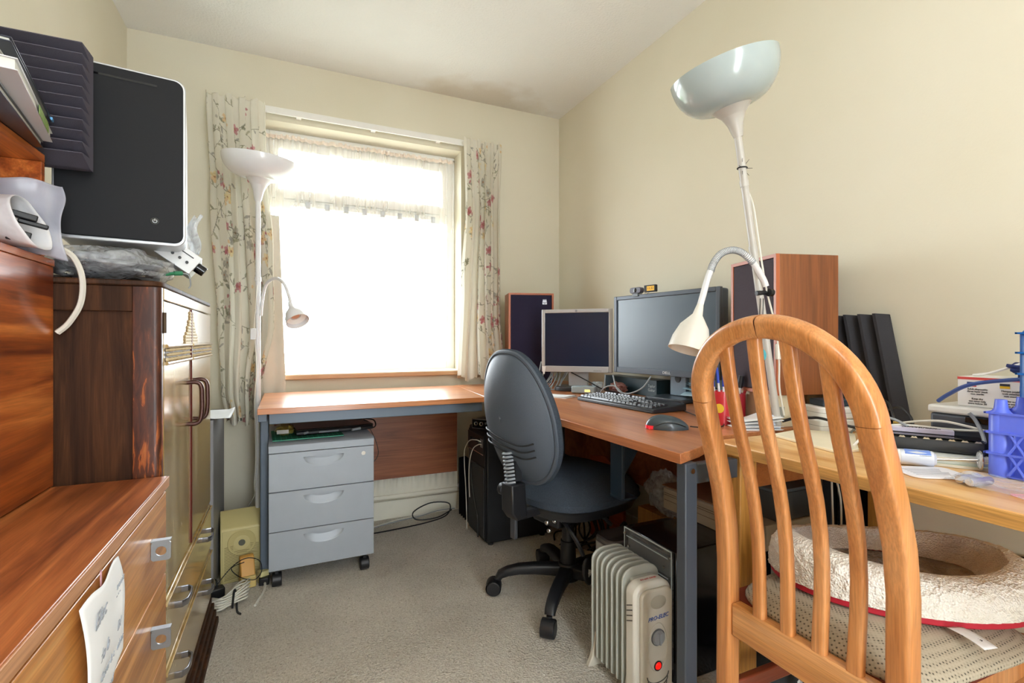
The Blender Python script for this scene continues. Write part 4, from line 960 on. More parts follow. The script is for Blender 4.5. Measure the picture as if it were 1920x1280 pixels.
# ================================================================ HEATER
HG = M('heater_grey_enamel', '#a9aba3', .35)
HW = M('heater_pearl', '#d8d5cb', .28, coat=.3)
HF = M('heater_face_beige', '#c4beb0', .38)
ht = thing('oil_heater', 'small pale grey oil-filled heater with round dial and red light standing before the desk leg', 'heater', (.905, 1.16, 0))
def finprof(w, h, r=.045, n=7):
    p = [(-w/2, .035), (-w/2+.01, .028), (w/2-.01, .028), (w/2, .035)]
    for i in range(n+1): a = math.radians(90*i/n); p.append((w/2-r+r*math.cos(a), h-r*.8+r*.8*math.sin(a)))
    for i in range(n+1): a = math.radians(90+90*i/n); p.append((-w/2+r+r*math.cos(a), h-r*.8+r*.8*math.sin(a)))
    return p
for i in range(7):
    y = 1.118+.0245*i
    g = G().prism([(x+.904, z) for x, z in finprof(.128, .352)], y-.0035, y+.0035, axis=1)
    obj('fin', g, HG, ht, world=True, bevel=.0028)
for z in (.045, .295): obj('core', G().box(.865, .943, 1.10, 1.27, z, z+.03), HG, ht, world=True, bevel=.006)
obj('control_housing', G().prism([(x+.904, z) for x, z in finprof(.126, .328, .038)], 1.062, 1.104, axis=1), HW, ht, world=True, bevel=.008)
obj('control_face', G().prism([(x+.909, z) for x, z in finprof(.106, .312, .026)], 1.052, 1.0625, axis=1), HF, ht, world=True, bevel=.004)
obj('handle_recess', G().lathe([(.024, .0), (.021, -.004), (.010, -.009), (0, -.0095)], (0, 0, 0), (0, -1, 0), n=36).map(lambda p: Vector((p.x*1.1+.912, p.y*-1*.3+1.0508, p.z*.75+.277))), M('recess_beige', '#a39c8c', .5), ht, world=True)
obj('dial_ring', G().lathe([(.020, .001), (.020, .003), (.0225, .002), (.0225, 0)], (.911, 1.052, .182), (0, -1, 0), n=40), M('dial_ring_dark', '#55585c', .4), ht, world=True)
dd = obj('dial', G().cyl((.911, 1.0515, .182), (.911, 1.043, .182), .0195, .018, n=36), M('dial_grey', '#8a8d90', .35), ht, world=True, bevel=.0015)
obj('dial_grip', G().box(.9085, .9135, 1.0385, 1.0435, .166, .198), M('dial_grey', '#8a8d90'), dd, world=True, bevel=.001)
obj('oval_rim', G().tube([(.911+.033*math.cos(a), 1.0515, .155+.065*math.sin(a)) for a in [2*PI*i/36 for i in range(36)]], .0016, n=6, smooth=2, closed=True), HF, ht, world=True)
ln = obj('pilot_light', G().lathe([(0, .004), (.008, .0035), (.0105, 0)], (.911, 1.0515, .105), (0, -1, 0), n=28), M('pilot_red', '#e01515', .25, emit='#ff1a10', es=.9), ht, world=True); ln['label'] = 'lit red pilot light'
obj('pilot_bezel', G().tube([(.911+.0115*math.cos(a), 1.051, .105+.0115*math.sin(a)) for a in [2*PI*i/24 for i in range(24)]], .002, n=6, smooth=2, closed=True), BLK, ht, world=True)
for i in range(3): obj('curved_vent', G().tube([(.911+(.036-.003*i)*math.cos(a), 1.051, .082-.012*i+.022*math.sin(a)) for a in [PI+PI*q/12 for q in range(13)]], .0013, n=5, smooth=2), M('vent_dark', '#4b4a45', .6), ht, world=True)
for i in range(4): obj('side_vent', G().box(.8395, .8412, 1.070, 1.096, .268-.014*i, .2705-.014*i, R=Rx(-.45)), M('vent_dark', '#4b4a45'), ht, world=True)
text('maker_name', 'PRO-ELEC', .0155, M('logo_blue', '#1d4fa0', .5), ht, (.911, 1.0505, .236), FACE_NY @ Matrix.Rotation(.05, 4, 'Z'), world=True, shear=.3)
text('warning_line', 'DO NOT COVER', .007, M('warn_red', '#c04040', .5), ht, (.904, 1.083, .3285), (0, 0, 0), world=True)
for y in (1.095, 1.262):
    obj('foot', G().prism([(.822, .0), (.985, .0), (.982, .03), (.955, .05), (.945, .10), (.935, .10), (.93, .05), (.88, .05), (.872, .10), (.850, .10), (.838, .03)], y-.006, y+.010, axis=1), HF, ht, world=True, bevel=.003)

# ================================================================ BOXES UNDER THE CORNER DESK
t = thing('computer_case', 'black computer case with a clear acrylic front frame behind the desk leg', 'computer', (1.2, 1.19, 0))
CB = M('case_black_gloss', '#0d0f13', .16)
obj('case', G().box(1.006, 1.40, 1.087, 1.30, 0, .378), CB, t, world=True, bevel=.004)
AC = clear('acrylic_sheet', '#cfd6da', .10, .05)
obj('acrylic_front', G().box(.990, .996, 1.085, 1.302, .05, .384), AC, t, world=True, bevel=.001)
EG = M('acrylic_edge', '#b9c2c6', .2)
g = G()
for y0, y1, z0, z1 in ((1.085, 1.302, .381, .3845), (1.085, 1.088, .05, .3845), (1.299, 1.302, .05, .3845), (1.10, 1.29, .357, .3595), (1.10, 1.29, .30, .303), (1.10, 1.29, .255, .258)): g.box(.9885, .9899, y0, y1, z0, z1)
obj('acrylic_edges', g, EG, t, world=True)
obj('drive_bay', G().box(.9962, 1.0055, 1.10, 1.29, .305, .355), M('bay_steel', '#5b5f63', .4, .5), t, world=True)
obj('bay_opening', G().box(.9965, 1.0055, 1.105, 1.285, .12, .25), BLKG, t, world=True)
for p in ((1.115, .33), (1.275, .33), (1.092, .365), (1.295, .365), (1.095, .20)): obj('screw', G().cyl((.9884, p[0], p[1]), (.984, p[0], p[1]), .004, n=12), STEEL, t, world=True)
t = thing('desktop_case', 'beige flat computer case lying on the black computer case', 'computer', (1.4, 1.2, .38))
BC = M('beige_case', '#b9b2a0', .5)
obj('case', G().box(1.246, 1.495, .985, 1.40, .3785, .452), BC, t, world=True, bevel=.003)
obj('front_bezel', G().box(1.238, 1.2458, .985, 1.40, .3785, .452), BC, t, world=True, bevel=.002)
g = G()
for z in (.435, .428, .41): g.box(1.2368, 1.2379, .99, 1.395, z, z+.0015)
obj('bezel_groove', g, M('groove_brown', '#6b6354', .7), t, world=True)
obj('button', G().cyl((1.2379, 1.15, .393), (1.2355, 1.15, .393), .0035, n=10), BLK, t, world=True)
t = thing('cardboard_sheet', 'brown cardboard sheet lying on the beige computer case', 'cardboard', (1.38, 1.25, .453))
obj('sheet', G().box(1.250, 1.49, 1.13, 1.42, .4525, .4565), M('brown_cardboard', '#8d6a4d', .85), t, world=True)
t = thing('small_equipment_box', 'dark grey equipment box under the pine table behind its leg', 'box', (1.4, 1.05, .453))
obj('box_body', G().box(1.30, 1.485, .99, 1.12, .4525, .535), M('slate_box', '#4a5158', .45), t, world=True, bevel=.003)
obj('box_lid', G().box(1.298, 1.487, .988, 1.122, .5355, .545), M('slate_lid', '#5d656c', .4), t, world=True, bevel=.002)
t = thing('scanner', 'silver-edged dark glossy scanner lying behind the heater under the corner desk', 'scanner', (1.1, 1.39, 0))
obj('lid', G().prism([(x+1.13, y+1.380) for x, y in rrect(.35, .115, .035, 6)], .302, .325), M('smoky_lid', '#4a4648', .15, coat=.5), t, world=True, bevel=.006)
obj('silver_body', G().prism([(x+1.13, y+1.380) for x, y in rrect(.35, .115, .035, 6)], .262, .3015), SIL, t, world=True, bevel=.004)
obj('base_box', G().box(1.17, 1.29, 1.33, 1.43, 0, .2615), BLK, t, world=True, bevel=.003)
t = thing('wood_offcuts', 'pale timber board end under the corner desk below a crumpled plastic bag', 'timber', (1.42, 1.6, 0))
obj('board', G().box(1.395, 1.49, 1.47, 1.74, 0, .26), PINEV, t, world=True, bevel=.002)
t = thing('plastic_bag', 'large crumpled clear plastic bag resting on the pale timber under the corner desk', 'bag', (1.435, 1.60, .262))
obj('film', crumple(.045, .11, .085, 12, .35), SHEET, t)
t = thing('leaning_board', 'reddish brown offcut of board leaning behind the office chair seat', 'board', (1.40, 1.95, .0))
obj('board', G().prism([(1.85, .0), (2.12, .0), (2.12, .40), (2.0, .42), (1.85, .36)], 1.40, 1.414, axis=0), wood('redwood_board', '#a9512c', '#944220', '#7c3418', axis=1, rough=.5), t, world=True)
rnd = random.Random(21)
g = G()
for i in range(16):
    y = 1.83+.022*i; x = 1.32+rnd.uniform(-.03, .04)
    g.tube([(x, y, .34), (x-.01+rnd.uniform(-.02, .02), y+rnd.uniform(-.02, .02), .2), (x+rnd.uniform(-.05, .03), y+rnd.uniform(-.06, .06), .08), (x-.05+rnd.uniform(-.05, .05), y+rnd.uniform(-.1, .1), .006), (x-.12, y-.1+rnd.uniform(-.1, .1), .006)], .0045, n=6)
tag(obj('cable_tangle', g, BCAB), 'thick tangle of black cables under the corner desk beyond the office chair', 'cables', kind='stuff')
t = thing('power_strip', 'cream power strip half buried under the black cables below the corner desk', 'power strip', (1.2, 1.9, 0), math.radians(40))
obj('strip', G().box(-.03, .03, -.14, .14, .0, .03), CREAMP, t, bevel=.005)
for i in range(3): obj('socket', G().box(-.018, .018, -.10+.08*i, -.06+.08*i, .0301, .031), M('socket_face', '#c9c2ab', .5), t)
# ================================================================ MONITORS AND DESK THINGS
DT = .7305
def monitor(name, label, A, B, z0, z1, frame, screen, bez, thick, stand_h=True):
    """A, B: lower front corners left/right as seen from the chair"""
    A, B = Vector((A[0], A[1], 0)), Vector((B[0], B[1], 0)); c = (A+B)/2; w = (B-A).length; h = z1-z0
    ang = math.atan2((B-A).y, (B-A).x)
    t = thing(name, label, 'monitor', (c.x, c.y, DT), ang)
    zz = z0-DT
    g = G(); b0, b1, b2 = bez  # side, top, bottom
    g.box(-w/2, -w/2+b0, 0, .018, zz, zz+h); g.box(w/2-b0, w/2, 0, .018, zz, zz+h)
    g.box(-w/2+b0, w/2-b0, 0, .018, zz+h-b1, zz+h); g.box(-w/2+b0, w/2-b0, 0, .018, zz, zz+b2)
    obj('bezel', g, frame, t, bevel=.0025)
    obj('screen', G().box(-w/2+b0, w/2-b0, .006, .012, zz+b2, zz+h-b1), screen, t)
    obj('back_shell', G().box(-w/2+.003, w/2-.003, .0185, .0185+thick, zz+.003, zz+h-.003), frame, t, bevel=.008)
    return t, w, h, zz
SCR1 = M('dark_blue_screen', '#16233f', .28, spec=.5)
SCR2 = M('matt_blue_grey_screen', '#2b4254', .34, spec=.9)
SILF = M('silver_bezel', '#bfc0c4', .38, .35)
DF = M('graphite_bezel', '#4d5560', .38, .15)
hp, w, h, zz = monitor('monitor', 'smaller silver-framed square monitor, dark and switched off, left of the wide one', (1.170, 2.213), (1.428, 1.972), .824, 1.137, SILF, SCR1, (.017, .018, .030), .03)
obj('stand_neck', G().box(-.05, .05, .05, .075, 0.02, zz+.12), SILF, hp, bevel=.004)
obj('stand_foot', G().prism([(x, y+.06) for x, y in rrect(.22, .18, .05, 6)], 0, .02), M('dark_foot', '#30343b', .35), hp, bevel=.004)
obj('logo_badge', G().lathe([(0, .0012), (.005, .001), (.006, 0)], (0, 0, zz+h-.009), (0, -1, 0), n=20), M('badge_grey', '#8c9097', .3, .6), hp)
obj('buttons', G().box(.085, .125, -.0008, 0, zz+.006, zz+.012), M('button_grey', '#a5a7ab', .4), hp)
obj('sticker', G().prism([(-w/2+.002, zz+.028), (-w/2+.022, zz+.028), (-w/2+.016, zz-.012), (-w/2+.008, zz-.012)], -.002, -.0008, axis=1), PAPER, hp)
dl, w, h, zz = monitor('monitor', 'wide graphite-framed monitor on a grey stand with a webcam on top', (1.395, 1.914), (1.467, 1.355), .834, 1.186, DF, SCR2, (.018, .018, .026), .042)
sf_ = Vector((1.392, 1.565, 0)); 
obj('stand_neck', G().box(-.006, .078, .064, .085, .018, zz+.16), M('stand_blue_grey', '#8596a5', .35, .2), dl, bevel=.004)
obj('neck_slot', G().prism([(.036+.014*math.cos(a), .094+.02*math.sin(a)) for a in [2*PI*i/24 for i in range(24)]], .0615, .0638, axis=1), BLK, dl)
obj('stand_foot', G().prism([(x+.04, y+.035) for x, y in rrect(.20, .15, .02, 4)], 0, .017), M('foot_slate', '#3e464e', .3), dl, bevel=.004)
text('maker_name', 'DELL', .015, M('badge_white', '#e4e7ea', .3), dl, (.03, -.0006, zz+.013), FACE_NY, sx=1.25)
t = thing('webcam', 'black webcam clipped to the top edge of the wide monitor', 'webcam', (1.418, 1.775, 1.189), math.radians(-82))
obj('body', G().prism([(x, z+.016) for x, z in rrect(.064, .026, .010, 4)], -.012, .012, axis=1), M('webcam_grey', '#4a4656', .35), t, bevel=.002)
obj('lens', G().lathe([(0, .002), (.005, .0025), (.009, .0015), (.010, 0)], (0, -.012, .016), (0, -1, 0), n=24), BLKG, t)
obj('clip', G().box(-.018, .014, -.010, -.003, -.012, .003).box(-.018, .014, -.003, .02, .0005, .003), M('clip_grey', '#5c646c', .35), t, bevel=.001)
t = thing('desk_clock', 'tiny black clock with an amber display standing beside the webcam', 'clock', (1.430, 1.690, 1.188), math.radians(-78))
obj('case', G().box(-.034, .026, -.010, .006, .004, .034), BLK, t, bevel=.002)
obj('display', G().box(-.018, .020, -.0108, -.0100, .009, .029), M('amber_display', '#e5b647', .4, emit='#e8a820', es=.25), t)
text('digits', '11:32', .0145, M('digit_brown', '#6b4a12', .6), t, (.001, -.0112, .019), FACE_NY)
obj('wire_foot', G().tube([(-.02, -.006, .004), (-.028, -.012, .0), (-.016, -.014, -.004), (-.006, -.008, .003)], .0012, n=5), STEEL, t)
# keyboard
KB = M('keyboard_black', '#22252b', .4)
kb = thing('keyboard', 'full-size black computer keyboard on the corner desk in front of the wide monitor', 'keyboard', (1.132, 1.566, DT), math.radians(-86.5))
obj('base', G().prism([(-.004, .0), (-.004, .012), (0, .015), (.152, .026), (.158, .024), (.158, .0)], -.222, .222, axis=0), KB, kb, bevel=.003)
proto = None; KEYM = M('keycap_black', '#2a2d33', .32, coat=.3)
def key_at(x, y, wd):
    global proto, nk_
    z = .0155+(y/.152)*.011
    g = G(); hw = wd/2-.0011; hd_ = .0083
    vs = [(-hw, -hd_, 0), (hw, -hd_, 0), (hw, hd_, 0), (-hw, hd_, 0), (-hw+.0018, -hd_+.0022, .0072), (hw-.0018, -hd_+.0022, .0072), (hw-.0018, hd_-.001, .0072), (-hw+.0018, hd_-.001, .0072)]
    g.add(vs, [(3, 2, 1, 0), (4, 5, 6, 7), (0, 1, 5, 4), (1, 2, 6, 5), (2, 3, 7, 6), (3, 0, 4, 7)])
    ky = (round(wd, 4)); 
    if ky not in KCACHE:
        o = obj('key', g, KEYM, kb, smooth=False); KCACHE[ky] = o
    else:
        o = KCACHE[ky].copy(); COL.objects.link(o)
    o.location = (x, y, z); nk_ += 1
KCACHE = {}; nk_ = 0; U = .0188
for row, keys in enumerate(([1.25, 1.25, 1.25, 6.25, 1.25, 1.25, 1.25, 1.25], [1.25]+[1]*11+[2.75], [1.75]+[1]*11+[2.25], [1.5]+[1]*12+[1.5], [1]*13+[2])):
    x = -.214
    for kwd in keys: key_at(x+kwd*U/2, .015+row*.0195, kwd*U); x += kwd*U
for i in range(12): key_at(-.214+U/2+(i+1+(i//4)*.5)*U+.001, .128, U)
for row in range(4):
    for c_ in range(3):
        if row in (0,) : key_at(.078+U*c_+.001, .015, U)
        elif row == 1:
            if c_ == 1: key_at(.078+U*c_+.001, .0345, U)
        else: key_at(.078+U*c_+.001, .0345+.0195*row-.0195*0, U)
for row in range(5):
    for c_ in range(4):
        if nk_ >= 100: break
        key_at(.142+U*c_, .015+.0195*row, U)
# mouse
t = thing('computer_mouse', 'dark grey computer mouse with a glowing red end on the corner desk', 'mouse', (.99, 1.105, DT), math.radians(-33))
def mouse(u, v):
    a = 2*PI*u; r = math.sin(PI/2*v) if v < 1 else 1
    x = .060*math.cos(a)*r; y = .031*math.sin(a)*r*(1-.12*math.cos(a)**2)
    q = max(0, 1-r**2.4); z = .006+.033*q**.6*(1-.25*(x/.06))*1.0
    return (x, y, z)
obj('shell', G().grid(mouse, 48, 18, True).grid(lambda u, v: (.060*math.cos(2*PI*u), .031*math.sin(2*PI*u)*(1-.12*math.cos(2*PI*u)**2), .006-.006*v), 48, 2, True), M('mouse_slate', '#3b4a55', .3, coat=.3), t)
obj('thumb_groove', G().tube([(-.035, -.0285, .012), (-.01, -.030, .022), (.02, -.0285, .021), (.048, -.019, .010)], .0012, n=5), BLK, t)
rp = obj('red_window', G().prism([(-.0605*math.cos(a), .028*math.sin(a)) for a in [math.radians(-50+10*i) for i in range(11)]]+[(-.052, .02), (-.052, -.02)], .001, .011), M('glow_red', '#d8283c', .25, emit='#ff2030', es=.25), t, bevel=.001)
cable('mouse_cable', [(1.045, 1.072, DT+.008), (1.10, 1.05, DT+.003), (1.16, 1.06, DT+.003), (1.22, 1.12, DT+.003), (1.28, 1.2, DT+.003)], .0018, BCAB, 'thin black lead running from the mouse across the corner desk')
cable('usb_cable', [(1.28, 1.345, DT+.003), (1.24, 1.25, DT+.003), (1.20, 1.18, DT+.003), (1.26, 1.10, DT+.003)], .0018, BCAB, 'thin black lead snaking on the desk beyond the right end of the keyboard')
# note pad, usb stick, adapter and clutter under the monitors
t = thing('note_pad', 'small white paper pad on the corner desk left of the keyboard', 'note pad', (1.10, 1.93, DT), math.radians(-60))
obj('sheets', G().box(-.07, .07, -.05, .05, .0, .004), PAPER, t)
obj('top_sheet', G().grid(lambda u, v: (-.07+.14*u, -.05+.10*v, .0045+.008*max(0, u-.5)**1.5), 10, 6), PAPER, t, solid=.0004)
t = thing('usb_stick', 'small black usb stick lying on the corner desk near the right curtain', 'usb stick', (.985, 2.42, DT), math.radians(10))
obj('stick_body', G().box(-.022, .022, -.009, .009, 0, .009), BLK, t, bevel=.002)
obj('connector', G().box(.022, .034, -.006, .006, .002, .007), STEEL, t)
t = thing('power_brick', 'translucent pale power brick with a glowing amber light below the square monitor', 'power adapter', (1.285, 2.00, DT), math.radians(-45))
obj('brick_case', G().box(-.055, .055, -.03, .03, .002, .035), M('brick_frost', '#9fb0b8', .25), t, bevel=.005)
obj('lamp_window', G().box(.01, .035, -.0312, -.0300, .010, .02), M('amber_glow', '#ffd98a', .4, emit='#ffcf70', es=1.2), t)
g = G(); rnd = random.Random(14)
for i in range(12):
    x0 = 1.20+.012*i; y0 = 2.235-.003*i
    g.tube([(x0, y0+.04, DT+.14), (x0+rnd.uniform(-.03, .02), y0+rnd.uniform(-.01, .02), DT+.09), (x0-.04+rnd.uniform(-.02, .03), y0+rnd.uniform(-.03, 0), DT+.04), (x0-.06+rnd.uniform(-.02, .02), y0+rnd.uniform(-.04, 0), DT+.005), (x0-.02, y0-.02-rnd.uniform(0, .05), DT+.004)], rnd.choice((.0024, .003)), n=6)
tag(obj('cable_tangle', g, GCAB), 'tangle of grey cables under the left end of the square monitor', 'cables', kind='stuff')
def desk_cable(pts, r, m, lab): cable('desk_cable', [(x, y, DT+z) for x, y, z in pts], r, m, lab)
desk_cable([(1.40, 1.99, .085), (1.35, 1.93, .03), (1.31, 1.90, .012), (1.30, 1.85, .04), (1.315, 1.80, .05), (1.33, 1.74, .01)], .003, GCAB, 'grey cable arching behind the keyboard under the gap between the monitors')
desk_cable([(1.40, 1.66, .10), (1.37, 1.68, .05), (1.35, 1.75, .02), (1.36, 1.84, .03), (1.38, 1.90, .09)], .0035, GCAB, 'grey cable drooping in a wide loop beneath the wide monitor')
desk_cable([(1.30, 2.14, .09), (1.33, 2.02, .05), (1.36, 1.95, .02), (1.40, 1.88, .01)], .003, BCAB, 'black cable slanting under the square monitor to the desk')
t = thing('black_folder', 'black box file with pale lettering lying under the wide monitor against the wall', 'box file', (1.50, 1.75, DT))
obj('box', G().box(1.478, 1.565, 1.715, 2.10, DT, DT+.075), M('teal_black', '#1c343d', .45), t, world=True, bevel=.002)
text('lettering', 'Taylor\nGuitar', .018, M('pale_letter', '#b9c6cc', .6), t, (1.4775, 1.748, DT+.038), FACE_NX, world=True)
t = thing('document_pile', 'loose pile of grey-blue papers on the desk behind the monitor stand', 'papers', (1.50, 1.42, DT))
for i in range(5):
    obj('sheet', G().grid(lambda u, v, i=i: (1.475+.085*u+.004*i, 1.30+.27*v-.01*i, DT+.034+.012*i+.014*math.sin(u*3+i)+.008*math.sin(v*5+i)), 12, 12), M('sheet_blue_%d' % (i % 2), ['#a9c2cc', '#8fb0bd'][i % 2], .6), t, world=True, solid=.0008)
t = thing('brown_envelope', 'crumpled brown and red packet behind the cables beneath the wide monitor', 'packet', (1.43, 1.93, DT))
obj('wrapper', crumple(.03, .05, .025, 17, .4), M('brown_wrapper', '#7c5048', .5), t)
t = thing('glass_tumbler', 'small clear plastic cube on the desk beneath the square monitor edge', 'plastic cube', (1.375, 2.02, DT))
obj('cube', G().box(-.02, .02, -.02, .02, .0, .05), clear('cube_plastic', '#d5e2e8', .5, .1), t, bevel=.003)
# back speaker
SPF = M('navy_speaker_cloth', '#1c1838', .85, bump=(800, .8, .001))
SPW = wood('teak_cabinet', '#9c6034', '#854c27', '#69381a', axis=2, s=.9, rough=.35, coat=.2)
SPE = M('speaker_edge_orange', '#b0603a', .4)
SPB = 1
def speaker(name, label, A, ang, w, dpt, z0, z1, cloth, fr):
    t = thing(name, label, 'speaker', (A[0], A[1], z0), ang); h = z1-z0
    obj('cabinet', G().box(0, w, .012, dpt, 0, h), SPW, t, bevel=.0015)
    g = G().box(0, fr, 0, .0118, 0, h).box(w-fr, w, 0, .0118, 0, h).box(fr, w-fr, 0, .0118, 0, fr).box(fr, w-fr, 0, .0118, h-fr, h)
    obj('front_frame', g, SPE, t)
    obj('grille', G().box(fr+.001, w-fr-.001, .002, .0115, fr+.001, h-fr-.001), cloth, t, bevel=.002)
    return t, h
sp, h = speaker('loudspeaker', 'tall loudspeaker with navy grille standing in the far right corner of the desk', (1.110, 2.487), math.radians(-15.6), .254, .16, DT+.0005, 1.244, SPF, .010)
bd = obj('brand_badge', G().box(.190, .215, .0004, .0018, h-.062, h-.052).prism([(.190, h-.05), (.1945, h-.032), (.199, h-.042), (.2025, h-.032), (.206, h-.042), (.2105, h-.032), (.215, h-.05)], .0004, .0018, axis=1), M('badge_silver', '#c3c6d2', .3, .5), sp)
text('badge_letter', 'W', .013, SPF, sp, (.2025, .0002, h-.0572), FACE_NY)
sp2, h = speaker('loudspeaker', 'brown teak loudspeaker raised on a box beside the leaning lamp', (1.338, 1.189), math.radians(-105.6), .218, .203, .825, 1.2345, M('charcoal_speaker_cloth', '#453d46', .9, bump=(700, .9, .0015)), .010)
t = thing('cardboard_box', 'battered buff cardboard box under the front edge of the brown loudspeaker', 'box', (1.36, 1.10, DT))
obj('carton', G().prism([(1.288, .990), (1.37, .975), (1.43, 1.13), (1.35, 1.16)], DT+.0003, .8245), M('buff_cardboard', '#cfc0a0', .8, var=.12, vscale=30), t, world=True, bevel=.001)
obj('printed_bars', G().box(-.02, .02, -.0004, 0, .03, .06), M('bar_print', '#8c8c84', .7), t)
t['label'] = 'battered buff cardboard box under the front edge of the brown loudspeaker'
bpf = [o for o in t.children if o.name.startswith('printed_bars')][0]; bpf.location = (-.062, -.112, 0); bpf.rotation_euler = (0, 0, math.radians(-22))
t = thing('timber_block', 'rough timber block under the far end of the brown loudspeaker', 'timber', (1.50, 1.03, DT))
obj('block', G().prism([(1.405, .972), (1.48, .972), (1.52, 1.08), (1.45, 1.11)], DT+.0003, .8245), wood('bark_timber', '#9a7a4e', '#7c5c36', '#55391f', axis=1, s=2, rough=.7), t, world=True, bevel=.002)
# pen pots
def pot(label, x, y, r, h, m, z=DT, band=None):
    t = thing('pen_pot', label, 'pen pot', (x, y, z))
    obj('cup', G().lathe([(0, 0), (r, 0), (r*1.04, h), (r*.94, h), (r*.9, .004), (0, .004)], (0, 0, 0), n=32), m, t)
    if band: band(t)
    return t
REDP = M('red_tin', '#c22a34', .3, coat=.3)
def bandf(t):
    obj('yellow_emblem', G().lathe([(.0, .0006), (.012, .0004), (.014, 0)], (-.0245, -.012, .05), (-1, -.45, 0), n=20), M('emblem_yellow', '#e8c33c', .4), t)
pot('tall red tin with a yellow emblem holding blue pens, left of the other pot', 1.20, 1.10, .026, .10, REDP, band=bandf)
pot('short dark red pot holding a marker and pens, nearer the brown loudspeaker', 1.305, 1.14, .027, .085, M('dark_red_pot', '#a01f30', .4))
def pen(label, p0, p1, r, m, capm, cat='pen'):
    p0, p1 = Vector(p0), Vector(p1); d = p1-p0
    t = thing('pen', label, cat, tuple(p0), group='pens in the red pots')
    obj('barrel', G().cyl(p0, p0+d*.8, r, n=10), m, t, world=True)
    obj('cap', G().cyl(p0+d*.72, p1, r*1.25, r*1.05, n=10), capm, t, world=True)
BLU = M('pen_blue', '#2346b8', .3); PR = M('pen_red', '#c9242c', .3); PW = M('pen_white', '#e2e4e8', .3)
z_ = DT+.006
pen('blue pen leaning left in the tall red tin', (1.197, 1.098, z_), (1.184, 1.105, z_+.165), .0036, PW, BLU)
pen('blue pen standing upright in the tall red tin', (1.203, 1.095, z_), (1.198, 1.093, z_+.150), .0036, PW, BLU)
pen('blue-capped ballpoint tilted outwards in the tall red tin', (1.190, 1.108, z_), (1.178, 1.118, z_+.148), .0036, PW, BLU)
pen('fat white marker with a dark cap in the short red pot', (1.30, 1.145, z_), (1.312, 1.125, z_+.135), .008, PW, M('marker_cap', '#23252c', .4), 'marker')
pen('red-capped pen leaning right in the short red pot', (1.31, 1.135, z_), (1.335, 1.115, z_+.150), .0045, PR, PR)
pen('sharpened pencil with a red end in the short red pot', (1.302, 1.15, z_), (1.290, 1.165, z_+.175), .0038, PR, M('pencil_wood', '#e0b58c', .6), 'pencil')
pen('blue pen behind the marker in the short red pot', (1.308, 1.15, z_), (1.302, 1.155, z_+.155), .0036, PW, BLU)
t = thing('crumpled_paper', 'stack of white folded papers on the corner desk before the cardboard box', 'papers', (1.23, 1.01, DT), math.radians(-20))
for i in range(4): obj('sheet', G().grid(lambda u, v, i=i: (-.06+.12*u, -.045+.09*v, .002+.008*i+.006*math.sin(u*5+i)*v+.01*(u if i > 1 else 0)), 10, 10), PAPER, t, solid=.0008)
obj('lower_stack', G().box(-.058, .058, -.043, .043, -.0, .0015), PAPER, t)
t = thing('tissue_box', 'upright white carton behind the pen pots against the brown loudspeaker', 'box', (1.352, 1.105, DT), math.radians(-20))
t.location = (1.312, 1.165, DT)
obj('carton', G().box(-.02, .012, -.02, .02, .0, .075), M('white_carton', '#dcdfe3', .6), t, bevel=.001)
t = thing('small_white_box', 'small pale blue-white box by the leaning lamp pole on the desk', 'box', (1.262, .990, DT), math.radians(-20))
obj('carton', G().box(.0, .030, -.012, .012, .0, .04), M('pale_blue_carton', '#cfd8e6', .5), t, bevel=.001)
# leaning foam tiles on the right
g = G()
nR = 5
for i in range(nR):
    y = .041*i; g.prism([(y, 0), (y+.041, 0), (y+.041, .008), (y+.028, .036), (y+.020, .036), (y, .008)], 0, .325, axis=2)
g.v = [(-p[1], p[0], p[2]) for p in g.v]
t = thing('acoustic_foam_tile', 'dark grey ridged foam tile leaning on the right wall beside the brown loudspeaker', 'foam tile', (1.535, .762, DT+.004), rot=(0, math.radians(9), 0))
g.v = [(x, y+.23*z, z) for x, y, z in g.v]
t.rotation_euler = (0, math.radians(5.5), 0)
obj('ridged_foam', g, M('grey_foam', '#3f3f44', .95, spec=.1, bump=(900, .5, .002)), t, smooth=False)
g = G()
for i in range(3):
    y = .036*i; g.prism([(y, 0), (y+.036, 0), (y+.036, .010), (y+.018, .045), (y, .010)], 0, .60, axis=2)
g.v = [(-p[1], p[0], p[2]) for p in g.v]
t = thing('acoustic_foam_tile', 'black foam tile standing on the carpet under the pine table against the wall', 'foam tile', (1.568, .866, 0), 0)
obj('ridged_foam', g, M('black_foam', '#22242a'), t, smooth=False)
# router stack, board
RW = M('router_white', '#e0e0dc', .4)
for i, (lab, x, y, z, sx_, sy_, hh) in enumerate((('white flat network box at the bottom of the pair beside the brown loudspeaker', 1.40, .90, .7305, .13, .10, .035), ('white rounded network box on top of the other beneath a dark pad', 1.405, .905, .767, .12, .11, .032))):
    t = thing('network_box', lab, 'router', (x, y, z), math.radians(-15-4*i), 'network boxes by the loudspeaker')
    y0_ = -.062
    obj('casing', G().prism(rrect(sx_, sy_-.02, .018 if i else .008, 4), 0, hh), RW, t, bevel=.004)
    obj('seam', G().prism(rrect(sx_+.0006, sy_-.0194, .018 if i else .008, 4), hh*.5, hh*.5+.0012), M('seam_grey', '#9a9a96', .6), t)
t = thing('hard_drive', 'dark blue-black pad lying on the upper white network box', 'hard drive', (1.41, .905, .80), math.radians(-20))
obj('casing', G().box(-.045, .045, -.03, .03, 0, .018), M('navy_rubber', '#20303f', .5), t, bevel=.004)
cable('black_cable', [(1.30, .975, DT+.02), (1.32, .94, DT+.035), (1.31, .90, DT+.04), (1.30, .86, DT+.045), (1.33, .80, DT+.03), (1.36, .74, DT+.025)], .004, BCAB, 'thick black cable bowing in front of the white network boxes')
BDM = M('cream_hardboard', '#ece2c6', .6)
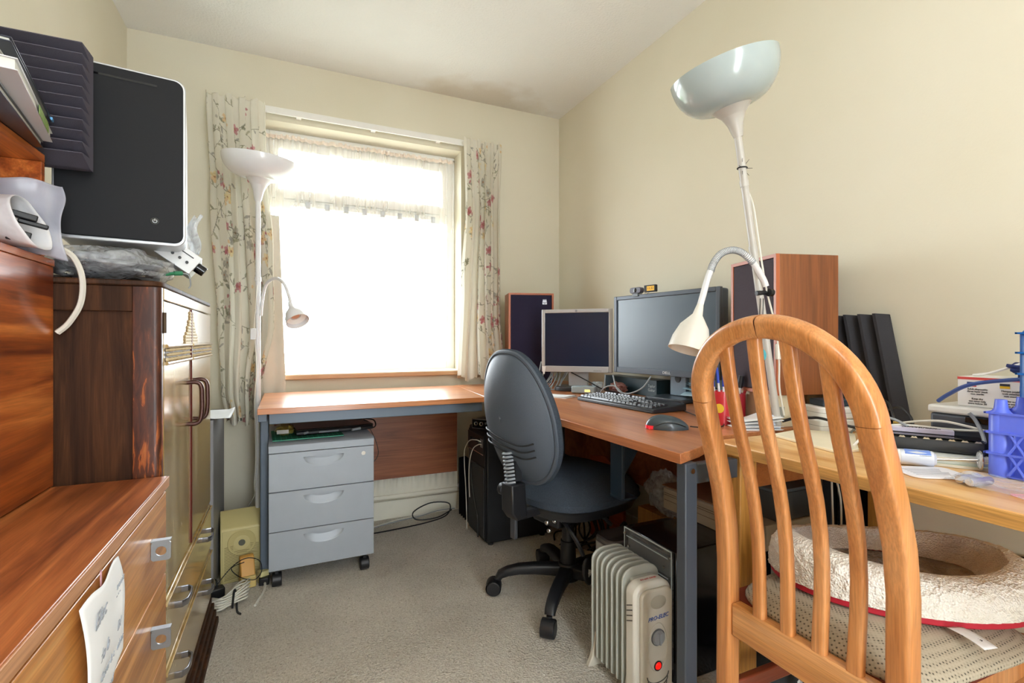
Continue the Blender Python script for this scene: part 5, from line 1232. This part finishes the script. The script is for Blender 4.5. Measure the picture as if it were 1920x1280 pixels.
tag(obj('hardboard_sheet', G().prism([(1.168, .905), (1.30, .925), (1.375, .82), (1.19, .70), (1.12, .70)], DT, DT+.006), BDM, bevel=.001), 'thin cream board lying on the pine table behind the chair slats', 'board')
# printer and boxes
t = thing('printer', 'dark grey printer with a white lid against the right wall on the pine table', 'printer', (1.45, .42, DT))
PD = M('printer_graphite', '#474c55', .45)
obj('body', G().box(1.335, 1.565, .20, .632, DT, .822), PD, t, world=True, bevel=.006)
obj('lid', G().box(1.330, 1.565, .198, .635, .8225, .840), M('printer_white_lid', '#dcdcd8', .35), t, world=True, bevel=.005)
obj('tray_slot', G().box(1.328, 1.334, .22, .565, .808, .820), BLKG, t, world=True, bevel=.001)
t = thing('medicine_box', 'white cardboard box printed with small flags and text on the printer', 'box', (1.41, .49, .8405), 0)
obj('carton', G().box(1.362, 1.46, .38, .592, .8405, .905), M('carton_white', '#efeeec', .5), t, world=True, bevel=.001)
obj('red_stripe', G().box(1.3612, 1.362, .38, .592, .899, .9045), M('stripe_red', '#d8504c', .5), t, world=True)
fl = [('#3b4a7c', '#c84848'), ('#2f3340', '#e0b830'), ('#c84848', '#34508f')]
for i in range(3):
    yy = .575-.055*i
    obj('flag', G().box(1.3612, 1.362, yy-.016, yy, .889, .894), M('flag_a%d' % i, fl[i][0], .5), t, world=True)
    obj('flag', G().box(1.3612, 1.362, yy-.016, yy, .884, .889), M('flag_b%d' % i, fl[i][1], .5), t, world=True)
    text('text_block', ['Adult disposable\nthree layer mask\nnon sterile\n \nKeep dry\nuse once only\nstore below 30', 'Masque jetable\ntrois couches\nnon sterile\n \nGarder au sec\nusage unique\nmoins de 30', 'Einweg Maske\ndrei Lagen\nunsteril\n \nTrocken halten\nnur einmal\nunter 30'][i], .0052, INK, t, (1.3610, yy-.018, .863), FACE_NX, world=True)
t = thing('blue_cloth', 'dark blue folded cloth lying on the flag-printed white box', 'cloth', (1.40, .46, .906))
for i in range(4): obj('fold', G().grid(lambda u, v, i=i: (1.37+.075*u, .365+.13*v+.006*i, .909+.0075*i+.003*math.sin(u*9+i)+.003*math.sin(v*7+i*2)), 12, 12), M('navy_cloth', '#1f2f66', .8, bump=(300, .4, .001)), t, world=True, solid=.006)
t = thing('dust_mask', 'white moulded dust mask with a valve resting on the blue cloth', 'mask', (1.41, .43, .938))
MW = M('mask_white', '#e9e8e4', .7, bump=(200, .3, .001))
obj('cup', G().grid(lambda u, v: (1.42+.05*math.sin(PI/2*v)*math.cos(2*PI*u), .43+.062*math.sin(PI/2*v)*math.sin(2*PI*u)*(1+.1*math.sin(4*PI*u)), .948+.050*math.cos(PI/2*v)), 40, 14, True), MW, t, world=True, solid=.002)
obj('valve', G().cyl((1.381, .440, .974), (1.375, .441, .978), .010, n=18), WHT, t, world=True)
obj('strap', G().tube([(1.40, .48, .945), (1.385, .52, .925), (1.38, .55, .912), (1.39, .575, .908), (1.42, .56, .912)], .003, n=5), MW, t, world=True)
cable('blue_hose', [(1.355, .625, .846), (1.345, .60, .865), (1.325, .555, .890), (1.315, .49, .905), (1.325, .43, .912), (1.34, .37, .91)], .0042, M('blue_hose', '#3a5596', .4), 'blue cable arching over the printer in front of the white box')
# stack of magazines carrying the black hub
for i, (col, lab) in enumerate((('#d8d6ca', 'lowest pale magazine beneath the black hub'), ('#c9ccc2', 'middle pale green magazine beneath the black hub'), ('#e2dfd2', 'uppermost cream magazine beneath the black hub'))):
    t = thing('magazine', lab, 'magazine', (1.245, .60, DT+.0062*i), math.radians(-62+9*i), 'magazines under the hub')
    obj('pages', G().box(-.095, .095, -.06, .06, 0, .0052), M('mag_%d' % i, col, .6), t)
    obj('cover', G().box(-.095, .095, -.06, .06, .0053, .0060), M('mag_cover_%d' % i, ['#b9c4b0', '#d4c6a8', '#dfe2dc'][i], .35), t)
t = thing('network_hub', 'black multi-port network hub with eight gold-lit slots on the magazines', 'hub', (1.268, .60, DT+.019), math.radians(-60))
obj('casing', G().prism([(-.033, 0), (-.033, .010), (-.022, .026), (.033, .028), (.033, 0)], -.085, .085, axis=0), BLK, t, bevel=.003)
obj('shiny_top', G().box(-.083, .083, -.020, .031, .0284, .0296), BLKG, t)
lt = M('gold_contact', '#d9cdb0', .3, .5)
for i in range(8): obj('port_mark', G().prism([(-.075+.0205*i, 0), (-.072+.0205*i, .004), (-.069+.0205*i, .0025), (-.066+.0205*i, .004), (-.063+.0205*i, 0)], -.0245, -.0238, axis=1).map(lambda p: p+Vector((0, .0, .0245))), lt, t)
t = thing('network_card', 'long pale label-covered strip lying on the black hub', 'strip', (1.285, .625, DT+.0492), math.radians(-60))
obj('strip', G().box(-.055, .055, -.012, .012, 0, .010), M('strip_lilac', '#ccc6da', .4), t, bevel=.001)
text('print', 'HL 4T SB 24 REV 2 CE\nCAUTION USE INDOORS', .006, INK, t, (0, 0, .0104), (0, 0, 0))
def wc(pts, r, m, lab, nm='cable'): cable(nm, pts, r, m, lab)
wc([(1.17, .70, .745), (1.20, .69, .770), (1.27, .67, .79), (1.33, .60, .788), (1.325, .56, .792), (1.32, .50, .80)], .0028, WCAB, 'cream cable snaking behind the black hub')
wc([(1.31, .68, .79), (1.32, .64, .80), (1.325, .60, .805), (1.322, .55, .80), (1.325, .50, .79)], .0028, WCAB, 'white cable running in front of the printer face')
wc([(1.30, .52, .775), (1.315, .53, .79), (1.325, .545, .815), (1.322, .555, .83)], .0035, GCAB, 'short white plug lead sticking up in front of the printer')
wc([(1.40, .80, .75), (1.40, .76, .80), (1.37, .71, .82), (1.34, .67, .80), (1.31, .655, .77)], .0028, BCAB, 'thin black cable looping between foam tile and printer')
wc([(1.36, .82, .74), (1.34, .78, .775), (1.31, .73, .80), (1.29, .68, .80), (1.275, .645, .79)], .003, GCAB, 'grey cable rising in an arc before the leaning foam tile')
wc([(1.42, .84, .76), (1.41, .80, .82), (1.385, .75, .83), (1.355, .72, .81), (1.335, .70, .775)], .0028, BCAB, 'upper black cable arching in front of the leaning foam tile')
for i, p in enumerate(((1.335, .70, .782), (1.315, .672, .757))):
    t = thing('adapter_plug', ['upper gold-topped plug among the cables left of the printer', 'lower gold-topped plug among the cables left of the printer'][i], 'plug', p, .5, 'gold-topped plugs')
    obj('plug_shell', G().box(-.014, .014, -.008, .008, -.008, .002), BLK, t, bevel=.002)
    obj('gold_tip', G().box(-.008, .006, -.006, .006, .0022, .007), M('gold_tip', '#d9b45a', .3, .7), t, bevel=.001)
# milk-frother like tool
t = thing('hand_frother', 'white and blue battery frother with a steel shaft and round whisk lying on the table', 'frother', (1.13, .60, DT+.015))
a0, a1 = Vector((1.143, .597, DT+.0165)), Vector((1.205, .516, DT+.0165)); dr = (a1-a0).normalized()
obj('handle', G().lathe([(0, 0), (.012, .0), (.0155, .004), (.0160, .03), (.0155, .056), (.011, .061), (0, .062)], a0, dr, n=32), M('frother_white', '#d4dae6', .25, .2), t, world=True)
obj('end_cap', G().lathe([(0, -.004), (.010, -.0035), (.0145, .001), (.0150, .004)], a0, dr, n=32), M('frother_cap', '#f0f0f0', .3), t, world=True)
obj('blue_stripe', G().lathe([(.0163, .010), (.0165, .012), (.0165, .05), (.0163, .052)], a0, dr, n=10).map(lambda p: p if p.z > a0.z+.006 else Vector((a0.x, a0.y, a0.z))+dr*.03), M('frother_blue', '#6f8fd8', .3), t, world=True)
a2 = a0+dr*.128+Vector((0, 0, .006))
obj('shaft', G().cyl(a0+dr*.06, a2, .0022, n=10), STEEL, t, world=True)
obj('whisk_disc', G().lathe([(0, -.001), (.016, -.001), (.0175, .0), (.016, .001), (0, .001)], a2, dr, n=28), clear('clear_disc', '#e6eef4', .6, .1), t, world=True)
obj('whisk_ring', G().tube([a2+(dr.orthogonal().normalized()*math.cos(q)+dr.cross(dr.orthogonal().normalized())*math.sin(q))*.017 for q in [2*PI*i/20 for i in range(20)]], .0014, n=5, smooth=2, closed=True), STEEL, t, world=True)
for i in range(3): obj('grip_mark', G().box(-.001, .001, -.006, .006, 0, .0006).map(lambda p, i=i: Rz(.8) @ p + a0+dr*(.034+.005*i)+Vector((-.008, -.0115, .0072))), INK, t, world=True)
t = thing('phone_leaflet', 'white rounded leaflet with grey printed lines on the pine table under the frother', 'leaflet', (1.12, .53, DT), math.radians(-30))
LF = M('leaflet_white', '#eceaf0', .35, coat=.2)
obj('card', G().prism(rrect(.105, .085, .018, 5), 0, .003), LF, t, bevel=.001)
g = G()
for i in range(6): g.box(-.038, .030-.004*(i % 3), .018-.008*i, .0195-.008*i, .0030, .0033)
obj('printed_lines', g, M('print_grey', '#7b7b84', .6), t)
# battery bag
t = thing('battery', 'silver and lilac battery inside the clear bag, nearer the table edge', 'battery', (1.082, .452, DT+.0075), group='batteries in the clear bag')
BT = M('battery_skin', '#9a94ac', .3, .4); SV = M('battery_end', '#cfcfd4', .25, .8)
def battery(t, x, y, ang):
    d = Vector((math.cos(ang), math.sin(ang), 0)); p = Vector((x, y, DT+.0085))
    obj('sleeve', G().cyl(p, p+d*.046, .0072, n=24), BT, t, world=True)
    obj('end_disc', G().lathe([(0, -.0025), (.003, -.0025), (.003, -.0008), (.0066, -.0006), (.0071, .0005)], p, d, n=24), SV, t, world=True)
battery(t, 1.078, .452, math.radians(-12))
t2 = thing('battery', 'silver battery further back in the clear bag beside its twin', 'battery', (1.087, .47, DT+.0075), group='batteries in the clear bag')
battery(t2, 1.085, .469, math.radians(-8))
t = thing('clear_bag', 'thin clear plastic bag wrapped round the batteries at the table edge', 'bag', (1.12, .44, DT))
def bagf(u, v):
    x = 1.065+.13*u; y = .375+.115*v
    return (x, y, DT+.0015+.0185*math.exp(-((x-1.10)/.035)**2-((y-.46)/.022)**2)+.004*abs(math.sin(u*13+v*5)))
obj('film', G().grid(bagf, 40, 36), clear('thin_film', '#dfe6f0', .28, .1), t, world=True)
cable('rubber_band', [(1.085, .40, DT+.0015), (1.10, .385, DT+.0015), (1.115, .365, DT+.0015), (1.105, .355, DT+.0015), (1.085, .37, DT+.0015), (1.078, .39, DT+.0015), (1.085, .40, DT+.0015)], .0012, M('pink_rubber', '#d97a80', .5), 'pink rubber band lying near the table edge by the battery bag', 'rubber band')
# crates
def crate(label, x0, x1, y0, y1, z0, h, m, hole):
    t = thing('plastic_crate', label, 'crate', ((x0+x1)/2, (y0+y1)/2, z0), group='blue plastic crates')
    r = .017
    for cx, cy in ((x0+r, y1-r), (x1-r, y1-r), (x0+r, y0+r), (x1-r, y0+r)):
        p = obj('corner_post', G().lathe([(r*1.02, 0), (r*1.02, .018), (r, .022), (r, h*.93), (r*.62, h), (r*.5, h+.018), (r*.3, h+.018)], (cx, cy, z0), n=20), m, t, world=True)
    for z in (z0+h*.33, z0+h*.64, z0+h*.93):
        obj('rib', G().box(x0-.002, x1+.002, y1-.002, y1+.001, z, z+.0035).box(x0-.002, x1+.002, y0-.001, y0+.002, z, z+.0035).box(x0-.002, x0+.002, y0, y1, z, z+.0035).box(x1-.002, x1+.002, y0, y1, z, z+.0035), m, t, world=True)
    g = G()
    def lattice(fn, L):
        nn = max(2, int(L/.020)); st = L/nn
        for i in range(-2, nn+1):
            for s_ in (1, -1):
                a = i*st; 
                p0, p1 = (a, 0), (a+2*st, h*.62)
                if s_ < 0: p0, p1 = (a+2*st, 0), (a, h*.62)
                # clip to 0..L
                def at(q): return (p0[0]+(p1[0]-p0[0])*q, p0[1]+(p1[1]-p0[1])*q)
                qs = [q/12 for q in range(13) if 0 <= at(q/12)[0] <= L]
                if len(qs) > 1: g.cyl(fn(*at(qs[0])), fn(*at(qs[-1])), .0022, n=6)
    lattice(lambda a, z: (x0+.001, y0+2*r+a, z0+.006+z), y1-y0-4*r)
    lattice(lambda a, z: (x1-.001, y0+2*r+a, z0+.006+z), y1-y0-4*r)
    lattice(lambda a, z: (x0+2*r+a, y1-.001, z0+.006+z), x1-x0-4*r)
    lattice(lambda a, z: (x0+2*r+a, y0+.001, z0+.006+z), x1-x0-4*r)
    tag(obj('lattice_wall', g, m, t, world=True), kind='stuff')
    obj('crate_floor', G().box(x0+.004, x1-.004, y0+.004, y1-.004, z0+.001, z0+.004), m, t, world=True)
    obj('upper_panel', G().box(x0+.0005, x0+.003, y0+r, y1-r, z0+h*.64, z0+h*.93).box(x0+r, x1-r, y1-.003, y1-.0005, z0+h*.64, z0+h*.93), m, t, world=True)
crate('light blue plastic crate standing on the pine table at the right edge', 1.200, 1.318, .24, .480, DT+.001, .125, M('crate_light_blue', '#5f74e6', .35), 1)
crate('dark blue plastic crate stacked on top of the light blue one', 1.225, 1.325, .20, .445, DT+.150, .125, M('crate_dark_blue', '#135fae', .35), 1)
cable('wall_cable', [(1.577, .78, .44), (1.577, .72, .450), (1.577, .66, .447), (1.577, .60, .46), (1.577, .54, .475), (1.577, .45, .475), (1.577, .3, .47), (1.577, .1, .46)], .004, BCAB, 'black cable clipped along the right wall below the pine table')
cable('cable', [(1.335, .855, .61), (1.33, .85, .55), (1.335, .85, .45), (1.33, .85, .3), (1.335, .845, .1), (1.335, .84, .004)], .0025, WCAB, 'left white flex hanging down behind the pine table leg')
cable('cable', [(1.34, .845, .61), (1.35, .84, .55), (1.345, .835, .45), (1.355, .83, .3), (1.35, .825, .1), (1.35, .82, .004)], .0025, WCAB, 'right white flex hanging down behind the pine table leg')

# ================================================================ LEANING LAMP
LG = M('grey_white_shade', '#a9b6b8', .2, coat=.5)
tl, top, base, A = uplighter('floor_lamp', 'tall leaning floor lamp with large bowl shade and bendy arm rising between the tables', (1.131, .984, 1.557), (1.281, .975, .7315), .0102, .280, .105, .070, LG, tilt=(-.30, .03, 1), enamel=M('lamp_grey_enamel', '#bdbab4', .35, coat=.2))
def onp(z): return base+(top-base)*((z-base.z)/(top.z-base.z))
for z in (1.42, 1.24): obj('pole_collar', G().cyl(onp(z-.008), onp(z+.008), .0118), M('lamp_grey_enamel'), tl, world=True)
g = G(); c0 = onp(1.462)
for i in range(6):
    a = 2*PI*i/6; g.cyl(c0, c0+Vector((math.cos(a)*.026, -.012, math.sin(a)*.026)), .0011, .0005, n=5)
obj('cable_tie', g.tube([c0+Vector((math.cos(q)*.0125, math.sin(q)*.0125, 0)) for q in [2*PI*i/12 for i in range(12)]], .0018, n=5, smooth=2, closed=True), BLK, tl, world=True)
j = onp(1.10)
a = obj('reading_arm', G().tube([(1.216, .962, 1.135), (1.207, .964, 1.156), (1.172, .967, 1.199), (1.141, .976, 1.225), (1.11, .984, 1.232), (1.079, .993, 1.221), (1.057, .997, 1.196), (1.039, 1.0, 1.155), (1.022, 1.002, 1.104), (1.009, 1.002, 1.07)], .0085, n=12), LW, tl, world=True)
g = G()
pp = catmull([(1.172, .967, 1.199), (1.141, .976, 1.225), (1.11, .984, 1.232), (1.079, .993, 1.221), (1.057, .997, 1.196), (1.047, .999, 1.172)], 8)
for i in range(0, len(pp)-1):
    T = (pp[i+1]-pp[i]).normalized(); g.cyl(pp[i], pp[i]+T*.0018, .0098, n=12)
obj('ribbed_neck', g, GCAB, a, world=True)
LWA = M('lamp_warm_white', '#e0ddd4', .35)
spot(a, (1.008, 1.002, 1.066), (-.36, .0, -1), .052, .116, LWA)
jj = onp(1.118)
obj('clamp', G().cyl(jj+Vector((-.016, -.004, -.002)), jj+Vector((.024, -.012, .002)), .007, n=12).cyl(jj+Vector((.012, -.02, 0)), jj+Vector((.026, -.02, 0)), .011, n=14), BLK, tl, world=True, bevel=.001)
obj('cord', G().tube([onp(1.40)+Vector((.012, 0, 0)), onp(1.36)+Vector((.024, 0, 0)), onp(1.28)+Vector((.026, 0, 0)), onp(1.20)+Vector((.012, -.012, 0)), onp(1.12)+Vector((.014, -.014, 0)), onp(1.02)+Vector((.030, -.014, 0)), onp(.93)+Vector((.026, -.014, 0)), onp(.85)+Vector((.012, -.014, 0)), onp(.77)+Vector((.016, -.014, 0))], .0028, n=6), WCAB, tl, world=True)
obj('inline_switch', G().box(-.010, .010, -.006, .006, -.022, .022).map(lambda p: p+onp(.952)+Vector((.022, -.02, 0))), LWA, tl, world=True, bevel=.003)
t = thing('hanging_charm', 'turquoise round charm on a black cord hanging from the leaning lamp', 'charm', (1.19, .95, .96))
hc = onp(1.105)+Vector((-.018, -.016, 0))
obj('cord', G().tube([hc+Vector((0, 0, -.004)), hc+Vector((-.004, 0, -.08)), hc+Vector((.0, 0, -.145))], .0012, n=5).tube([hc+Vector((.012, 0, -.004)), hc+Vector((.008, 0, -.08)), hc+Vector((.0, 0, -.145))], .0012, n=5), BCAB, t, world=True)
obj('disc', G().lathe([(.004, -.006), (.017, -.006), (.019, 0), (.017, .006), (.004, .006), (.003, 0)], hc+Vector((0, 0, -.162)), (0, -1, 0), n=28), M('turquoise_glass', '#4aa7b5', .2, coat=.5), t, world=True)
# ================================================================ WOODEN CHAIR
HON = wood('honey_beech', '#d99a62', '#ca864b', '#b57038', axis=2, s=1.3, rough=.35, coat=.35, contrast=.8)
HONX = wood('honey_beech_rail', '#dda36c', '#cf9050', '#b87840', axis=1, s=1.3, rough=.35, coat=.35, contrast=.8)
REDB = wood('red_beech_stretcher', '#9c4f34', '#8a4029', '#6f2f1d', axis=0, s=1.3, rough=.35, coat=.3)
ch = thing('wooden_chair', 'honey-coloured wooden dining chair with arched slatted back in the right foreground', 'chair', (1.06, .62, 0))
XT = [(0.0, .880), (.20, .884), (.42, .884), (.52, .884), (.60, .880), (.68, .866), (.76, .842), (.83, .818), (.90, .799), (.97, .784), (1.05, .772)]
def xat(z):
    for (a, x), (b, y) in zip(XT, XT[1:]):
        if z <= b:
            s = (z-a)/(b-a); return x+(y-x)*s
    return XT[-1][1]
YC = .624
def post(s):
    P = [Vector((xat(z), YC+s*yy, z)) for z, yy in ((0, .176), (.2, .172), (.40, .170), (.50, .170), (.58, .172), (.66, .173), (.74, .172), (.80, .170), (.858, .167))]
    return G().sweep(P, rrect(.036, .037, .007, 3), (1, 0, 0))
for s in (1, -1): obj('back_post', post(s), HON, ch, world=True)
def archp(a):
    y = YC+.167*math.cos(a); z = .8585+.152*math.sin(a); return Vector((xat(z), y, z))
for nm, r0, r1 in (('arch_half', 0.0, 89.1), ('arch_half', 90.0, 180)):
    P = [archp(math.radians((r0+.2 if i == 0 else r0)+(r1-r0)*i/18)) for i in range(19)]
    obj(nm, G().sweep(P, rrect(.036, .041, .011, 4), (1, 0, .3)), HON, ch, world=True)
obj('arch_joint', G().sweep([archp(math.radians(q)) for q in (89.0, 89.55, 90.1)], rrect(.033, .038, .010, 4), (1, 0, .3)), M('dark_joint', '#4a2515', .6), ch, world=True)
for i in range(4):
    yb = .7125-.0625*i; yt = .709-.0665*i
    zt = .8585+.152*math.sqrt(max(0, 1-((yt-YC)/.167)**2))-.012
    zs = [.415, .45, .52, .58, .64, .70, .76, .82, .88, .93, .98]
    zs = [z for z in zs if z < zt-.01]+[zt]
    P = [Vector((xat(z)-.001, yb+(yt-yb)*((z-.42)/.55)+(-.004 if i > 1 else .004)*math.sin(PI*(z-.42)/.55), z)) for z in zs]
    obj('back_slat', G().sweep(P, lambda q: rrect(.018, .027-.003*math.sin(PI*q), .006, 3), (1, 0, 0)), HON, ch, world=True)
obj('rear_rail', G().box(.872, .900, YC-.151, YC+.151, .348, .418), HONX, ch, world=True, bevel=.004)
for s in (1, -1):
    obj('side_rail', G().box(.902, 1.272, YC+s*.165-.011, YC+s*.165+.011, .348, .4135), HON, ch, world=True, bevel=.003)
    obj('front_leg', G().box(1.272, 1.310, YC+s*.172-.018, YC+s*.172+.018, 0, .414), HON, ch, world=True, bevel=.004)
    obj('stretcher', G().box(.898, 1.272, YC+s*.168-.009, YC+s*.168+.009, .20, .235), REDB, ch, world=True, bevel=.004)
obj('front_rail', G().box(1.274, 1.300, YC-.154, YC+.154, .348, .414), HON, ch, world=True, bevel=.003)
obj('cross_stretcher', G().box(1.08, 1.10, YC-.158, YC+.158, .205, .23), REDB, ch, world=True, bevel=.003)
def dots():
    k = NT('beige_dotted_upholstery'); b = k.b; c = k.coords((1, 1, 1), (0, 0, math.radians(45)))
    v = k.n('TexVoronoi', i_Scale=170.0); v.inputs['Randomness'].default_value = .12; k.l(c, v.inputs['Vector'])
    col = k.ramp(v.outputs['Distance'], [(.20, '#55524a'), (.30, '#a99f8b'), (.6, '#b8ae9a')]); k.l(col, b.inputs['Base Color']); b.inputs['Roughness'].default_value = .9; b.inputs['Specular IOR Level'].default_value = .15
    n = k.n('TexNoise', i_Scale=900.0); k.l(c, n.inputs['Vector']); k.bump(n.outputs[0], .5, .001); return k.m
DOT = dots()
def cush(u, v):
    a = 2*PI*u; p = 5.0; ca, sa = math.cos(a), math.sin(a); q = (abs(ca)**p+abs(sa)**p)**(-1/p)
    x, y = q*ca, q*sa
    if v <= .8:
        r = v/.8; z = .458-.030*r**5+.006*(1-r*r)
    else: r = 1+.012*math.sin((v-.8)/.2*PI); z = .428-.013*(v-.8)/.2
    w = .196+.018*(x*r)
    return (1.093+x*r*.192, YC+y*r*w, z)
obj('seat_cushion', G().grid(cush, 96, 26, True), DOT, ch, world=True)
obj('seat_board', G().prism([(1.093+.19*a, YC+b*.192) for a, b in ((-1, -1), (1, -1.05), (1, 1.05), (-1, 1))], .4145, .4155), M('seat_red_edge', '#7c3020', .5), ch, world=True)

# ================================================================ PET BED
def fleece(name, c0, c1, c2, sc=260):
    k = NT(name); b = k.b; c = k.coords((1, 1, 1))
    v = k.n('TexVoronoi', i_Scale=float(sc)); n = k.n('TexNoise', i_Scale=8.0, i_Detail=5.0, i_Distortion=.6); k.l(c, v.inputs['Vector']); k.l(c, n.inputs['Vector'])
    k.l(k.ramp(n.outputs[0], [(.35, c0), (.5, c1), (.65, c2)]), b.inputs['Base Color']); b.inputs['Roughness'].default_value = 1; b.inputs['Specular IOR Level'].default_value = .05
    b.inputs['Sheen Weight'].default_value = .3
    k.bump(v.outputs['Distance'], .8, .004); return k.m
FW = fleece('white_fleece', '#e2ddcf', '#efeade', '#f4f0e8'); FI = fleece('grey_brown_fleece', '#b3a69b', '#cdc2b8', '#e2dbd3'); FB = fleece('brown_fleece_pad', '#6b5a4d', '#8b7a6c', '#b9aea4')
pb = thing('pet_bed', 'oval white fleece pet bed with red base lying on the wooden chair seat', 'pet bed', (1.175, .622, .4655), math.radians(-41))
EA, EB = .238, .165
def ring(u, r_out, z, seed=0, nz=.004):
    a = 2*PI*u; w = 1+nz*0
    d = Vector((math.cos(a), math.sin(a), 0)); n = mnoise.noise(Vector((math.cos(a)*6, math.sin(a)*5, z*40+seed)))
    return (d.x*(EA-r_out), d.y*(EB-r_out), z)
def rough(P, amp, fr=80):
    v = Vector(P); n = mnoise.noise(v*fr)+.5*mnoise.noise(v*fr*2.3)
    return tuple(v+Vector((v.x, v.y, .04)).normalized()*n*amp)
def outer(u, v):
    # v 0 bottom outside -> 1 top inside edge
    a = PI*v; hh = .074+.010*math.sin(2*PI*u*2+1)
    r = 0; z = .014+hh*math.sin(a*.5)**.8 if v < .5 else .014+hh*(math.sin(a*.5)**.8-.10*(v-.5))
    rr = -.014*math.sin(a) + .052*v
    return rough(ring(u, rr, z), .0042, 75)
obj('outer_wall', G().grid(outer, 420, 44, True), FW, pb)
def inner(u, v):
    P0 = Vector(outer(u, 1.0)); P1 = Vector(ring(u, .098, .044))
    P = P0.lerp(P1, v); P.z = P0.z+(P1.z-P0.z)*v**.8
    return rough(tuple(P), .0022)
obj('inner_wall', G().grid(inner, 200, 16, True), FI, pb)
obj('floor_pad', G().grid(lambda u, v: rough((math.cos(2*PI*u)*(EA-.092)*v, math.sin(2*PI*u)*(EB-.092)*v, .042+.012*(1-v)+.006*mnoise.noise(Vector((u*6, v*3, 1)))), .002), 120, 30, True), FB, pb)
obj('red_base', G().prism([(math.cos(2*PI*i/72)*(EA-.004), math.sin(2*PI*i/72)*(EB-.004)) for i in range(72)], .0, .015), M('red_canvas', '#b3162c', .7), pb, bevel=.003)
lb = obj('care_label', G().grid(lambda u, v: (-.02+.028*u, -.06*v, .004-.0042*v+.003*math.sin(v*3)), 4, 10), PAPER, pb, solid=.0005)
lb.location = (.035, -.158, 0); lb.rotation_euler = (0, 0, math.radians(28))
text('label_print', 'Machine wash 30', .0045, INK, pb, (.046, -.185, .004), (0, 0, math.radians(-62)))
# grey bag on the floor below the chair
t = thing('rucksack', 'dark grey fabric bag with a paper tag on the floor under the wooden chair', 'bag', (1.25, .965, 0), .3)
obj('bag_body', crumple(.12, .085, .065, 30, .12, 60, 30, 1.6), M('bag_grey', '#3c4043', .85, bump=(500, .4, .001)), t)
obj('piping', G().tube([(-.13, -.03, .10), (-.07, -.07, .135), (.02, -.08, .14), (.10, -.06, .12), (.14, .0, .08)], .004), M('piping_grey', '#6d7275', .6), t)
obj('tag_label', G().grid(lambda u, v: (-.10+.03*u, -.095-.004*v, .115-.03*v), 3, 6), PAPER, t, solid=.0006)
